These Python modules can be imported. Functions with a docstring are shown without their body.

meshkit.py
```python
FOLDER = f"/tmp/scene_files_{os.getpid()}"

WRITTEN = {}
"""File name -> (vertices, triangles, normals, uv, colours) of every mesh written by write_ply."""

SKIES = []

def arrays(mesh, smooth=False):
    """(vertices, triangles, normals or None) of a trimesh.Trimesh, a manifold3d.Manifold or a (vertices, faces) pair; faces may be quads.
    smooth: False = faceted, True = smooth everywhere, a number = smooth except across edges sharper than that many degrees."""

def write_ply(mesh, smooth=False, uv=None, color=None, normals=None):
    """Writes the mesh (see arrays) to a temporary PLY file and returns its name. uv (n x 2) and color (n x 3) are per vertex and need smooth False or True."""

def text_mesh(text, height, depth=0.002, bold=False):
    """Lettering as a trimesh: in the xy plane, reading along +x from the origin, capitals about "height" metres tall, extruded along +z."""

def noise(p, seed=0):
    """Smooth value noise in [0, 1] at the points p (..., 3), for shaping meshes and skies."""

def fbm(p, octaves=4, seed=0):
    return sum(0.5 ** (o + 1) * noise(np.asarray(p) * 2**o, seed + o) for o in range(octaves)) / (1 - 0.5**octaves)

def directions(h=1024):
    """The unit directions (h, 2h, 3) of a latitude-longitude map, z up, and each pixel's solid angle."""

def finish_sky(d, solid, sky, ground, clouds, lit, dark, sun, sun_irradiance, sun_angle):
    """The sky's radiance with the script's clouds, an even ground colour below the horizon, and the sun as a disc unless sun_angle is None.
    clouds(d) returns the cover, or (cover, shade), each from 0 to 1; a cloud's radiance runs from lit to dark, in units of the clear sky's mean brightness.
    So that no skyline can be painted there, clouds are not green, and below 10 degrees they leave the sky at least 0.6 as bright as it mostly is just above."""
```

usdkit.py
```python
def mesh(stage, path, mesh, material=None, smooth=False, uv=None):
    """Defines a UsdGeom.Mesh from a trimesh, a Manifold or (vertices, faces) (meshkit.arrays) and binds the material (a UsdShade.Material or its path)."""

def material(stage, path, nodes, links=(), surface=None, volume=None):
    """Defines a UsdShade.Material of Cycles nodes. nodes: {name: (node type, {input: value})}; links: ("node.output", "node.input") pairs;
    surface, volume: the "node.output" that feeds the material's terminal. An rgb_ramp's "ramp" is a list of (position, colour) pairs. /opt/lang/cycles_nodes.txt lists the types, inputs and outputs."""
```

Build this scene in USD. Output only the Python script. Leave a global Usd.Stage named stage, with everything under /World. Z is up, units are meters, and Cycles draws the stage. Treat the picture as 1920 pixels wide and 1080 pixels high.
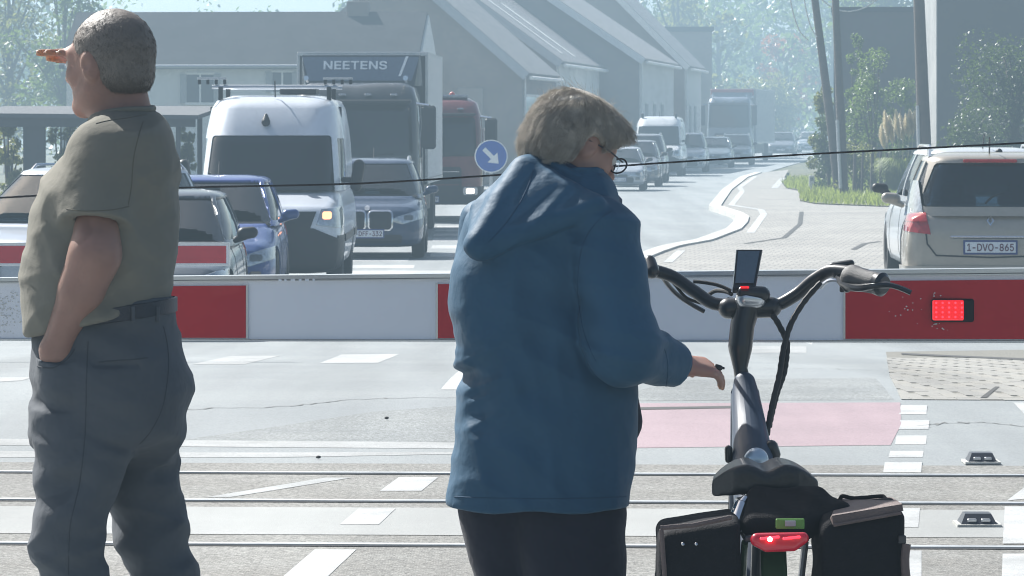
import math, numpy as np, trimesh, manifold3d as m3, shapely.geometry as sg, shapely.ops as so
from scipy.interpolate import PchipInterpolator
import scipy.sparse as sp
import usdkit, meshkit
from pxr import Usd, UsdGeom, UsdLux, UsdShade, Gf, Sdf, Vt

stage = Usd.Stage.CreateInMemory()
UsdGeom.SetStageUpAxis(stage, UsdGeom.Tokens.z)
UsdGeom.SetStageMetersPerUnit(stage, 1.0)
UsdGeom.Xform.Define(stage, '/World')
UsdGeom.Scope.Define(stage, '/World/Looks')

# ---------------------------------------------------------------- camera, sky, sun, exposure
F, CX, HY, CZ = 8880.0, 960.0, 228.0, 1.51        # focal length in pixels, principal column, horizon row, eye height
cam = UsdGeom.Camera.Define(stage, '/World/camera')
cam.CreateHorizontalApertureAttr(36.0)
cam.CreateVerticalApertureAttr(20.25)
cam.CreateFocalLengthAttr(F / 1920 * 36)
cam.CreateVerticalApertureOffsetAttr(-(540 - HY) / 1920 * 36)
cam.CreateFStopAttr(60.0)
cam.CreateFocusDistanceAttr(12.0)
cam.CreateExposureAttr(1.0)
cam.CreateClippingRangeAttr(Gf.Vec2f(0.1, 5000))
cam.AddTranslateOp().Set(Gf.Vec3d(0, 0, CZ))
cam.AddRotateXOp().Set(90.0)

SUN_AZ, SUN_EL = math.radians(-40), math.radians(43)
SDIR = np.array([math.sin(SUN_AZ) * math.cos(SUN_EL), math.cos(SUN_AZ) * math.cos(SUN_EL), math.sin(SUN_EL)])
dome = UsdLux.DomeLight.Define(stage, '/World/sky')
sky_mat = usdkit.material(stage, '/World/Looks/sky_material', {
    's': ('sky_texture', {'sky_type': 'single_scattering', 'sun_disc': False, 'sun_elevation': SUN_EL, 'sun_rotation': SUN_AZ, 'aerosol_density': 3.0, 'air_density': 1.2}),
    'b': ('background_shader', {'strength': 0.05})}, [('s.color', 'b.color')], surface='b.background')
UsdShade.MaterialBindingAPI.Apply(dome.GetPrim()).Bind(sky_mat)
sun = UsdLux.DistantLight.Define(stage, '/World/sun')
sun.CreateIntensityAttr(1.2)
sun.CreateAngleAttr(0.53)
sun.GetPrim().CreateAttribute('inputs:normalize', Sdf.ValueTypeNames.Bool).Set(True)
sun.CreateColorAttr(Gf.Vec3f(1.0, 0.985, 0.95))
sun.AddRotateXYZOp().Set(Gf.Vec3f(90 - math.degrees(SUN_EL), 0, 180 - math.degrees(SUN_AZ)))
HAZE_DENSITY = 0.0015

# ---------------------------------------------------------------- helpers: names, things, parts
used = {}
def uniq(parent, name):
    k = (parent, name); n = used.get(k, 0); used[k] = n + 1
    return f'{parent}/{name}' if n == 0 else f'{parent}/{name}_{n:03d}'
class Node:
    def __init__(s, path, loc): s.path, s.loc = path, np.array(loc, float)
    @property
    def prim(s): return stage.GetPrimAtPath(s.path)
def setd(prim, label=None, cat=None, group=None, kind=None):
    for k, v in (('label', label), ('category', cat), ('group', group), ('kind', kind)):
        if v: prim.SetCustomDataByKey(k, v)
def thing(name, label, cat, loc=(0, 0, 0), rotz=0.0, group=None, kind=None):
    p = uniq('/World', name); x = UsdGeom.Xform.Define(stage, p)
    x.AddTranslateOp().Set(Gf.Vec3d(*map(float, loc)))
    if rotz: x.AddRotateZOp().Set(math.degrees(rotz))
    setd(x.GetPrim(), label, cat, group, kind)
    return Node(p, loc)
def copy_of(src, label, loc, rotz=0.0, group=None):
    name = src.path.split('/')[-1]
    while name[-3:].isdigit() and name[-4] == '_': name = name[:-4]
    p = uniq('/World', name); x = UsdGeom.Xform.Define(stage, p)
    cd = src.prim.GetCustomData()
    x.GetPrim().GetReferences().AddInternalReference(src.path)
    x.ClearXformOpOrder()
    x.AddTranslateOp(opSuffix='at').Set(Gf.Vec3d(*map(float, loc)))
    x.AddRotateZOp(opSuffix='at').Set(math.degrees(rotz))
    setd(x.GetPrim(), label, cd.get('category'), group or cd.get('group'))
    x.GetPrim().SetInstanceable(True)
    return Node(p, loc)
def tm(m):
    if isinstance(m, trimesh.Trimesh): return m
    if hasattr(m, 'to_mesh'):
        q = m.to_mesh(); return trimesh.Trimesh(np.array(q.vert_properties[:, :3], float), np.array(q.tri_verts, int), process=False)
    if isinstance(m, (list,)): return trimesh.util.concatenate([tm(x) for x in m])
    return trimesh.Trimesh(np.asarray(m[0], float), np.asarray(m[1], int), process=False)
SPLIT = {'side_windows': 'side_window', 'wipers': 'wiper', 'rack_bars': 'rack_bar', 'rivets': 'rivet', 'saddle_springs': 'saddle_spring', 'frame_brackets': 'frame_bracket', 'edge_trims': 'edge_trim', 'grips': 'grip', 'lever_clamps': 'lever_clamp', 'panel_edges': 'panel_edge', 'seats': 'seat', 'door_seams': 'door_seam', 'frames': 'frame', 'fog_lamp': 'fog_lamp', 'frame': 'frame', 'tailgate_seam': 'tailgate_seam', 'straps': 'strap', 'edge_bindings': 'edge_binding', 'top_rails': 'top_rail', 'frame_locks': 'frame_lock'}
def part(parent, name, mesh, mat, smooth=False, label=None, world=False, kind=None):
    """One Mesh prim under parent (a Node); world=True: the mesh is given in world coordinates."""
    if name in SPLIT:
        if isinstance(mesh, list): ms_ = [tm(x) for x in mesh]
        else:
            q = tm(mesh); q.merge_vertices(); ms_ = [x for x in q.split(only_watertight=False) if len(x.faces) > 3]
        SP2 = SPLIT.pop(name); out = [part(parent, SP2, x, mat, smooth, label, world, kind) for x in ms_]; SPLIT[name] = SP2
        return out[0] if out else None
    mesh = tm(mesh)
    if len(mesh.faces) == 0: return None
    if world:
        mesh = mesh.copy(); mesh.apply_translation(-parent.loc)
    p = uniq(parent.path, name)
    m = usdkit.mesh(stage, p, mesh, mat, smooth)
    setd(m.GetPrim(), label, kind=kind)
    n = Node(p, (0, 0, 0))
    if world: n.loc = parent.loc
    return n
def single(name, mesh, mat, label=None, cat=None, smooth=False, group=None, kind=None):
    p = uniq('/World', name); m = usdkit.mesh(stage, p, tm(mesh), mat, smooth)
    setd(m.GetPrim(), label, cat, group, kind)
    return Node(p, (0, 0, 0))

# ---------------------------------------------------------------- helpers: places
def W(px, py, d): return np.array([(px - CX) / F * d, d, CZ + (HY - py) / F * d])
def gz(y, x=None):
    """Ground height: the crossing is level, the road beyond it lies lower."""
    t = np.clip((np.asarray(y, float) - 23.5) / 27.0, 0, 1)
    return -0.70 * t * t * (3 - 2 * t)
def G(px, py):
    """Point of the ground seen at a pixel."""
    lo, hi = 3.0, 900.0
    for _ in range(50):
        d = 0.5 * (lo + hi)
        if HY + F * (CZ - gz(d)) / d > py: lo = d
        else: hi = d
    return np.array([(px - CX) / F * d, d, float(gz(d))])

# ---------------------------------------------------------------- helpers: meshes
def box(lo, hi, ch=0.0):
    lo, hi = np.array(lo, float), np.array(hi, float)
    if ch <= 0:
        b = trimesh.creation.box(hi - lo); b.apply_translation((lo + hi) / 2); return b
    pts = []
    for k in range(3):
        a, b = lo + ch, hi - ch
        a[k], b[k] = lo[k], hi[k]
        pts += [[(a, b)[i][0], (a, b)[j][1], (a, b)[l][2]] for i in (0, 1) for j in (0, 1) for l in (0, 1)]
    return tm(m3.Manifold.hull_points(np.array(pts)))
def to_m3(m):
    m = tm(m)
    r = m3.Manifold(m3.Mesh(np.asarray(m.vertices, np.float32), np.asarray(m.faces, np.uint32)))
    if r.volume() < 0:
        r = m3.Manifold(m3.Mesh(np.asarray(m.vertices, np.float32), np.asarray(m.faces[:, ::-1], np.uint32)))
    return r
def tube(pts, r, n=10, closed=False):
    """A swept tube with per-point radius (closed solid with caps)."""
    pts = np.asarray(pts, float); k = len(pts); r = np.broadcast_to(np.asarray(r, float), (k,))
    t = np.gradient(pts, axis=0); t /= np.linalg.norm(t, axis=1, keepdims=True) + 1e-12
    up = np.array([0, 0, 1.0]) if abs(t[0][2]) < 0.9 else np.array([1.0, 0, 0])
    v = []
    a = np.cross(t[0], up); a /= np.linalg.norm(a)
    for i in range(k):
        a = a - t[i] * (a @ t[i]); a /= np.linalg.norm(a) + 1e-12
        b = np.cross(t[i], a)
        an = np.arange(n) * 2 * np.pi / n
        v.append(pts[i] + r[i] * (np.cos(an)[:, None] * a + np.sin(an)[:, None] * b))
    v = np.vstack(v + [pts[:1], pts[-1:]])
    f = []
    for i in range(k - 1):
        for j in range(n):
            j2 = (j + 1) % n
            f += [[i * n + j, i * n + j2, (i + 1) * n + j2], [i * n + j, (i + 1) * n + j2, (i + 1) * n + j]]
    for j in range(n):
        j2 = (j + 1) % n
        f += [[k * n, j2, j], [k * n + 1, (k - 1) * n + j, (k - 1) * n + j2]]
    return trimesh.Trimesh(v, f, process=False)
def spline(pts, n):
    pts = np.asarray(pts, float)
    s = np.r_[0, np.cumsum(np.linalg.norm(np.diff(pts, axis=0), axis=1))]
    return PchipInterpolator(s, pts, axis=0)(np.linspace(0, s[-1], n))
def balls(chain, seg=20):
    """Union of the hulls of neighbouring spheres: chain of (point, radius)."""
    out = None
    for (a, ra), (b, rb) in zip(chain[:-1], chain[1:]):
        h = m3.Manifold.batch_hull([m3.Manifold.sphere(float(ra), seg).translate([float(x) for x in a]), m3.Manifold.sphere(float(rb), seg).translate([float(x) for x in b])])
        out = h if out is None else out + h
    return out
def prism(poly, axis, a, b):
    """Extrudes a 2-D polygon (list of points) along an axis from a to b. x: (y,z); y: (x,z); z: (x,y)."""
    g = poly if isinstance(poly, sg.Polygon) else sg.Polygon(poly)
    g = sg.polygon.orient(g)
    m = trimesh.creation.extrude_polygon(g, b - a, engine='earcut')
    v = m.vertices.copy(); w = np.empty_like(v)
    if axis == 'z': w = v + [0, 0, a]
    elif axis == 'y': w[:, 0], w[:, 2], w[:, 1] = v[:, 0], v[:, 1], v[:, 2] + a
    else: w[:, 1], w[:, 2], w[:, 0] = v[:, 0], v[:, 1], v[:, 2] + a
    m = trimesh.Trimesh(w, m.faces, process=False)
    if m.volume < 0: m = trimesh.Trimesh(w, m.faces[:, ::-1], process=False)
    return m
def rrect(cx, cy, hx, hy, r):
    return sg.box(cx - hx + r, cy - hy + r, cx + hx - r, cy + hy - r).buffer(r, 6)
def drape(poly, off, maxlen=3.0, thick=0.0):
    """A flat sheet that follows the ground, off metres above it."""
    g = poly if isinstance(poly, (sg.Polygon, sg.MultiPolygon)) else sg.Polygon(poly)
    out = []
    for p in getattr(g, 'geoms', [g]):
        x0, y0, x1, y1 = p.bounds
        n = max(1, int(math.ceil((y1 - y0) / maxlen)))
        for i in range(n):
            a, b = y0 + (y1 - y0) * i / n, y0 + (y1 - y0) * (i + 1) / n
            q = p.intersection(sg.box(x0 - 1, a, x1 + 1, b))
            for s in getattr(q, 'geoms', [q]):
                if s.geom_type != 'Polygon' or s.area < 1e-6: continue
                v, f = trimesh.creation.triangulate_polygon(s, engine='earcut')
                v = np.c_[v, gz(v[:, 1]) + off]
                nrm = np.cross(v[f[:, 1]] - v[f[:, 0]], v[f[:, 2]] - v[f[:, 0]])[:, 2]
                f = np.where(nrm[:, None] < 0, f[:, ::-1], f)
                out.append(trimesh.Trimesh(v, f, process=False))
    m = trimesh.util.concatenate(out)
    m.merge_vertices()
    return m
def gpoly(pix): return [tuple(G(*p)[:2]) for p in pix]

# ---------------------------------------------------------------- signed distance modelling
def rc(p, a, b, ra, rb):
    a, b = np.asarray(a, float), np.asarray(b, float); d = b - a
    t = np.clip(((p - a) @ d) / (d @ d + 1e-12), 0, 1)
    return np.linalg.norm(p - a - t[:, None] * d, axis=1) - (ra + (rb - ra) * t)
def ell(p, c, r, R=None):
    q = p - np.asarray(c, float)
    if R is not None: q = q @ R
    r = np.asarray(r, float)
    k0 = np.linalg.norm(q / r, axis=1); k1 = np.linalg.norm(q / (r * r), axis=1)
    return k0 * (k0 - 1) / np.maximum(k1, 1e-9)
def smin(a, b, k):
    h = np.maximum(k - np.abs(a - b), 0) / k
    return np.minimum(a, b) - h * h * k * 0.25
def smax(a, b, k): return -smin(-a, -b, k)
def tri_d(p, a, b, c):
    a, b, c = (np.asarray(x, float) for x in (a, b, c))
    n = np.cross(b - a, c - a)
    def edge(p, u, v):
        e = v - u; w = p - u; t = np.clip(w @ e / (e @ e), 0, 1); return np.sum((w - t[:, None] * e) ** 2, 1)
    s = np.sign((p - a) @ np.cross(b - a, n)) + np.sign((p - b) @ np.cross(c - b, n)) + np.sign((p - c) @ np.cross(a - c, n))
    inside = s <= -2.5
    return np.sqrt(np.where(inside, ((p - a) @ n) ** 2 / (n @ n), np.minimum(np.minimum(edge(p, a, b), edge(p, b, c)), edge(p, c, a))))
class Loft:
    """Stacked superellipses; rows (py, left px, right px, depth offset, depth half) at distance d from the eye."""
    def __init__(s, rows, d, e=2.3):
        rows = sorted(rows, key=lambda r: -r[0])
        z, cx, rx, cy, ry = [], [], [], [], []
        for py, l, r, oy, hy in rows:
            dd = d + oy
            z.append(CZ + (HY - py) / F * dd); cx.append(((l + r) / 2 - CX) / F * dd); rx.append((r - l) / 2 / F * dd); cy.append(dd); ry.append(hy)
        s.z0, s.z1, s.e = z[0], z[-1], e
        s.f = PchipInterpolator(z, np.c_[cx, rx, cy, ry], axis=0)
    def __call__(s, p, grow=0.0):
        v = s.f(np.clip(p[:, 2], s.z0, s.z1))
        rx, ry = v[:, 1] + grow, v[:, 3] + grow
        q = (np.abs((p[:, 0] - v[:, 0]) / rx) ** s.e + np.abs((p[:, 1] - v[:, 2]) / ry) ** s.e) ** (1 / s.e)
        d = (q - 1) * np.minimum(rx, ry)
        return np.maximum(d, np.maximum(s.z0 - p[:, 2], p[:, 2] - s.z1))
def snet(f, lo, hi, h, smooth=4, slack=2.2):
    """Surface nets of a signed distance function (negative inside), evaluated only near the surface."""
    lo, hi = np.array(lo, float), np.array(hi, float); B = 4
    nb = np.ceil((hi - lo) / (h * B)).astype(int); n = nb * B + 1
    ax = [lo[k] + h * np.arange(n[k]) for k in range(3)]
    co = np.stack(np.meshgrid(*[a[::B] for a in ax], indexing='ij'), -1)
    cv = f(co.reshape(-1, 3)).reshape(co.shape[:3])
    corners = [cv[i:nb[0] + i, j:nb[1] + j, k:nb[2] + k] for i in (0, 1) for j in (0, 1) for k in (0, 1)]
    mn = np.min(np.abs(corners), 0); act = mn < h * B * slack
    act |= (np.min(corners, 0) < 0) & (np.max(corners, 0) > 0)
    pt = np.zeros(n, bool)
    rep = act.repeat(B, 0).repeat(B, 1).repeat(B, 2)
    for i in (0, 1):
        for j in (0, 1):
            for k in (0, 1): pt[i:i + rep.shape[0], j:j + rep.shape[1], k:k + rep.shape[2]] |= rep
    v = np.zeros(n, np.float32)
    v[:-1, :-1, :-1] = cv[:-1, :-1, :-1].repeat(B, 0).repeat(B, 1).repeat(B, 2)
    v[-1], v[:, -1], v[:, :, -1] = 1, 1, 1
    idx = np.argwhere(pt)
    P = lo + idx * h
    v[pt] = np.concatenate([f(c) for c in np.array_split(P, max(1, len(P) // 200000))])
    v[0], v[-1], v[:, 0], v[:, -1], v[:, :, 0], v[:, :, -1] = [np.maximum(x, 1e-4) for x in (v[0], v[-1], v[:, 0], v[:, -1], v[:, :, 0], v[:, :, -1])]
    s = v < 0
    c8 = [(i, j, k) for i in (0, 1) for j in (0, 1) for k in (0, 1)]
    m = n - 1
    cnt = sum(s[i:i + m[0], j:j + m[1], k:k + m[2]].astype(np.int8) for i, j, k in c8)
    cells = np.argwhere((cnt > 0) & (cnt < 8))
    cid = -np.ones(m, int); cid[tuple(cells.T)] = np.arange(len(cells))
    acc, num = np.zeros((len(cells), 3)), np.zeros(len(cells))
    for a in range(8):
        for b in range(a + 1, 8):
            A, Bc = np.array(c8[a]), np.array(c8[b])
            if np.abs(A - Bc).sum() != 1: continue
            va, vb = v[tuple((cells + A).T)], v[tuple((cells + Bc).T)]
            x = (va < 0) != (vb < 0)
            t = np.where(x, va / np.where(x, va - vb, 1), 0)
            acc[x] += (A + t[:, None] * (Bc - A))[x]; num[x] += 1
    V = lo + h * (cells + acc / num[:, None])
    quads = []
    for k in range(3):
        u, w = (k + 1) % 3, (k + 2) % 3
        sl0 = [slice(None)] * 3; sl1 = [slice(None)] * 3; sl0[k] = slice(0, -1); sl1[k] = slice(1, None)
        e = np.argwhere(s[tuple(sl0)] != s[tuple(sl1)])
        ok = (e[:, u] > 0) & (e[:, w] > 0) & (e[:, u] < m[u]) & (e[:, w] < m[w]); e = e[ok]
        sg_ = s[tuple(e.T)]
        def C(du, dw):
            q = e.copy(); q[:, u] -= du; q[:, w] -= dw; return cid[tuple(q.T)]
        q = np.stack([C(1, 1), C(0, 1), C(0, 0), C(1, 0)], 1)
        q = np.where(sg_[:, None], q, q[:, ::-1]); quads.append(q)
    q = np.vstack(quads); q = q[(q >= 0).all(1)]
    M = trimesh.Trimesh(V, np.vstack([q[:, [0, 1, 2]], q[:, [0, 2, 3]]]), process=False)
    if smooth:
        e = M.edges_unique; k = len(V)
        A = sp.coo_matrix((np.ones(2 * len(e)), (np.r_[e[:, 0], e[:, 1]], np.r_[e[:, 1], e[:, 0]])), shape=(k, k)).tocsr()
        dg = np.asarray(A.sum(1)).ravel(); X = V.copy(); ok = dg > 0
        for it in range(smooth):
            for w_ in (0.5, -0.52):
                L_ = np.zeros_like(X); L_[ok] = (A @ X)[ok] / dg[ok, None] - X[ok]; X = X + w_ * L_
        M = trimesh.Trimesh(X, M.faces, process=False); M.remove_unreferenced_vertices()
    return M
def stretch_noise(p, R, sc, seed, oct=2):
    """Folded-cloth noise: ridges along the first axis of R."""
    q = (p @ R) * np.asarray(sc)
    n = meshkit.fbm(q + 50, oct, seed)
    return 1 - np.abs(2 * n - 1) * 2.2
def rotm(ax, ang): return trimesh.transformations.rotation_matrix(ang, ax)[:3, :3]

# ---------------------------------------------------------------- materials
def mat(name, col, rough=0.5, metal=0.0, var=0.0, vs=4.0, bump=0.0, bs=60.0, coat=0.0, spec=0.5, sheen=0.0, emit=None, es=0.0, col2=None, detail=5, sss=0.0, rvar=0.0, bdist=0.01):
    """A principled surface whose colour varies with noise between col and col2 (or col*(1-var))."""
    col = np.array(col, float)
    c2 = np.array(col2, float) if col2 is not None else col * (1 - var)
    nodes = {'g': ('texture_coordinate', {}), 'p': ('principled_bsdf', {'roughness': rough, 'metallic': metal, 'coat_weight': coat, 'specular_ior_level': spec, 'sheen_weight': sheen, 'base_color': col})}
    links = []
    if var > 0 or col2 is not None:
        nodes['n'] = ('noise_texture', {'scale': vs, 'detail': detail, 'roughness': 0.6})
        nodes['r'] = ('rgb_ramp', {'ramp': [(0.32, c2), (0.68, col)]})
        links += [('g.object', 'n.vector'), ('n.fac', 'r.fac'), ('r.color', 'p.base_color')]
        if rvar:
            nodes['rr'] = ('map_range', {'from_min': 0.3, 'from_max': 0.7, 'to_min': rough - rvar, 'to_max': rough + rvar})
            links += [('n.fac', 'rr.value'), ('rr.result', 'p.roughness')]
    if bump > 0:
        nodes['bn'] = ('noise_texture', {'scale': bs, 'detail': 4, 'roughness': 0.6})
        nodes['bb'] = ('bump', {'strength': bump, 'distance': bdist})
        links += [('g.object', 'bn.vector'), ('bn.fac', 'bb.height'), ('bb.normal', 'p.normal')]
    if emit is not None:
        nodes['p'][1].update({'emission_color': emit, 'emission_strength': es})
    if sss: nodes['p'][1].update({'subsurface_weight': sss, 'subsurface_scale': 0.02, 'subsurface_radius': (1, 0.35, 0.2)})
    return usdkit.material(stage, '/World/Looks/' + name, nodes, links, surface='p.BSDF')
def pane_mat(name, tint=(0.5, 0.58, 0.6), refl=(1, 1, 1), ior=1.6):
    return usdkit.material(stage, '/World/Looks/' + name, {
        't': ('transparent_bsdf', {'color': tint}), 'g': ('glossy_bsdf', {'color': refl, 'roughness': 0.03}),
        'f': ('fresnel', {'IOR': ior}), 'm': ('mix_closure', {})},
        [('f.fac', 'm.fac'), ('t.BSDF', 'm.closure1'), ('g.BSDF', 'm.closure2')], surface='m.closure')
def leaf_mat(name, col, trans, col2=None, scale=0.6):
    c2 = col2 or tuple(0.55 * c for c in col)
    return usdkit.material(stage, '/World/Looks/' + name, {
        'g': ('texture_coordinate', {}), 'n': ('noise_texture', {'scale': scale, 'detail': 5}), 'r': ('rgb_ramp', {'ramp': [(0.3, c2), (0.7, col)]}),
        'd': ('principled_bsdf', {'roughness': 0.45}), 't': ('translucent_bsdf', {'color': trans}), 'm': ('mix_closure', {'fac': 0.4})},
        [('g.object', 'n.vector'), ('n.fac', 'r.fac'), ('r.color', 'd.base_color'), ('d.BSDF', 'm.closure1'), ('t.BSDF', 'm.closure2')], surface='m.closure')
# ================================================================ materials of the setting
def ground_mat(name, c1, c2, rough=0.75, fine=220.0, coarse=0.6, speck=0.35, bump=0.35):
    """Mineral surface: broad patches, fine aggregate specks, small relief."""
    return usdkit.material(stage, '/World/Looks/' + name, {
        'g': ('geometry', {}), 'tm': ('mapping', {'scale': (1.1, 0.045, 1)}), 'tn': ('noise_texture', {'scale': 1.0, 'detail': 4, 'roughness': 0.55}), 'tr': ('rgb_ramp', {'ramp': [(0.30, (0.74,) * 3), (0.62, (1.06,) * 3)]}), 'm2': ('mix', {'mix_type': 'multiply', 'fac': 1.0}), 'n1': ('noise_texture', {'scale': coarse, 'detail': 6, 'roughness': 0.62}), 'r1': ('rgb_ramp', {'ramp': [(0.3, c1), (0.7, c2)]}),
        'v': ('voronoi_texture', {'scale': fine}), 'sc': ('separate_color', {}), 'rv': ('rgb_ramp', {'ramp': [(0.0, (1 - speck,) * 3), (0.55, (1, 1, 1)), (1.0, (1 + speck,) * 3)]}),
        'mx': ('mix', {'mix_type': 'multiply', 'fac': 1.0}), 'b': ('bump', {'strength': bump, 'distance': 0.004}),
        'p': ('principled_bsdf', {'roughness': rough})},
        [('g.position', 'n1.vector'), ('n1.fac', 'r1.fac'), ('g.position', 'v.vector'), ('v.color', 'sc.color'), ('g.position', 'tm.vector'), ('tm.vector', 'tn.vector'), ('tn.fac', 'tr.fac'), ('mx.color', 'm2.color1'), ('tr.color', 'm2.color2'), ('sc.r', 'rv.fac'), ('r1.color', 'mx.color1'), ('rv.color', 'mx.color2'),
         ('m2.color', 'p.base_color'), ('v.distance', 'b.height'), ('b.normal', 'p.normal')], surface='p.BSDF')
M = {}
M['asphalt'] = ground_mat('weathered_asphalt', (0.195, 0.215, 0.225), (0.25, 0.27, 0.275), 0.7, 170, 0.35, 0.22)
M['aggregate'] = ground_mat('coarse_aggregate', (0.165, 0.16, 0.147), (0.225, 0.225, 0.212), 0.8, 110, 1.6, 0.55, 0.7)
M['slab'] = ground_mat('concrete_slab', (0.28, 0.29, 0.285), (0.34, 0.35, 0.345), 0.75, 260, 0.8, 0.12)
M['pink'] = ground_mat('faded_red_asphalt', (0.275, 0.205, 0.228), (0.325, 0.24, 0.265), 0.75, 170, 0.7, 0.18)
M['patch'] = ground_mat('rough_asphalt_patch', (0.17, 0.185, 0.19), (0.235, 0.25, 0.25), 0.8, 120, 1.2, 0.5, 0.7)
M['crack'] = mat('crack_dirt', (0.145, 0.15, 0.15), 0.9)
M['paint'] = ground_mat('worn_white_paint', (0.32, 0.33, 0.33), (0.50, 0.51, 0.51), 0.6, 150, 2.6, 0.18)
M['worn_paint'] = ground_mat('worn_through_paint', (0.24, 0.25, 0.25), (0.38, 0.39, 0.39), 0.65, 150, 2.2, 0.2)
M['kerb'] = ground_mat('kerb_concrete', (0.42, 0.42, 0.4), (0.55, 0.55, 0.52), 0.75, 150, 1.0, 0.15)
M['earth'] = ground_mat('earth_and_weeds', (0.06, 0.07, 0.035), (0.13, 0.12, 0.07), 0.9, 30, 0.2, 0.3)
M['slab_bed'] = mat('sandy_joint', (0.16, 0.155, 0.135), 0.9)
M['joint'] = mat('dark_joint_filler', (0.035, 0.035, 0.035), 0.8)
M['rail_steel'] = mat('rail_steel', (0.72, 0.73, 0.74), 0.42, 1.0, 0.25, 6)
M['rubber'] = mat('black_rubber', (0.03, 0.03, 0.032), 0.7, 0, 0.3, 8)
M['grass'] = leaf_mat('grass_blades', (0.20, 0.26, 0.06), (0.36, 0.44, 0.10), (0.14, 0.16, 0.05), 1.5)
for i, c in enumerate(((0.275, 0.27, 0.25), (0.255, 0.25, 0.235), (0.29, 0.28, 0.255))):
    M[f'paver{i}'] = ground_mat(f'paver_concrete_{i}', tuple(0.9 * x for x in c), c, 0.8, 150, 2.0, 0.15)
M['brick_paving'] = usdkit.material(stage, '/World/Looks/brick_paving', {
    'g': ('geometry', {}), 'm': ('mapping', {'rotation': (0, 0, 0.12)}), 'b': ('brick_texture', {'color1': (0.29, 0.28, 0.26), 'color2': (0.235, 0.23, 0.215), 'mortar': (0.14, 0.13, 0.12), 'scale': 1.0, 'mortar_size': 0.012, 'brick_width': 0.22, 'row_height': 0.44}),
    'n': ('noise_texture', {'scale': 0.3, 'detail': 5}), 'r': ('rgb_ramp', {'ramp': [(0.3, (0.85,) * 3), (0.7, (1.1,) * 3)]}), 'x': ('mix', {'mix_type': 'multiply', 'fac': 1.0}), 'p': ('principled_bsdf', {'roughness': 0.75})},
    [('g.position', 'm.vector'), ('m.vector', 'b.vector'), ('g.position', 'n.vector'), ('n.fac', 'r.fac'), ('b.color', 'x.color1'), ('r.color', 'x.color2'), ('x.color', 'p.base_color')], surface='p.BSDF')

# ================================================================ ground, road, pavement
xs = np.r_[-320, -120, -60, -30, -15, 0, 15, 30, 60, 120, 320].astype(float)
ys = np.r_[-40, 0, 20, np.arange(23.5, 51, 1.5), 60, 100, 200, 400, 760]
gx, gy = np.meshgrid(xs, ys, indexing='ij')
gv = np.c_[gx.ravel(), gy.ravel(), gz(gy.ravel()) - 0.03]
gi = np.arange(len(xs) * len(ys)).reshape(len(xs), len(ys))
gf = np.stack([gi[:-1, :-1], gi[1:, :-1], gi[1:, 1:], gi[:-1, 1:]], -1).reshape(-1, 4)
single('ground', (gv, np.vstack([gf[:, [0, 1, 2]], gf[:, [0, 2, 3]]])), M['earth'], 'bare earth and weeds under and around the road', 'ground', kind='structure')

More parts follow.
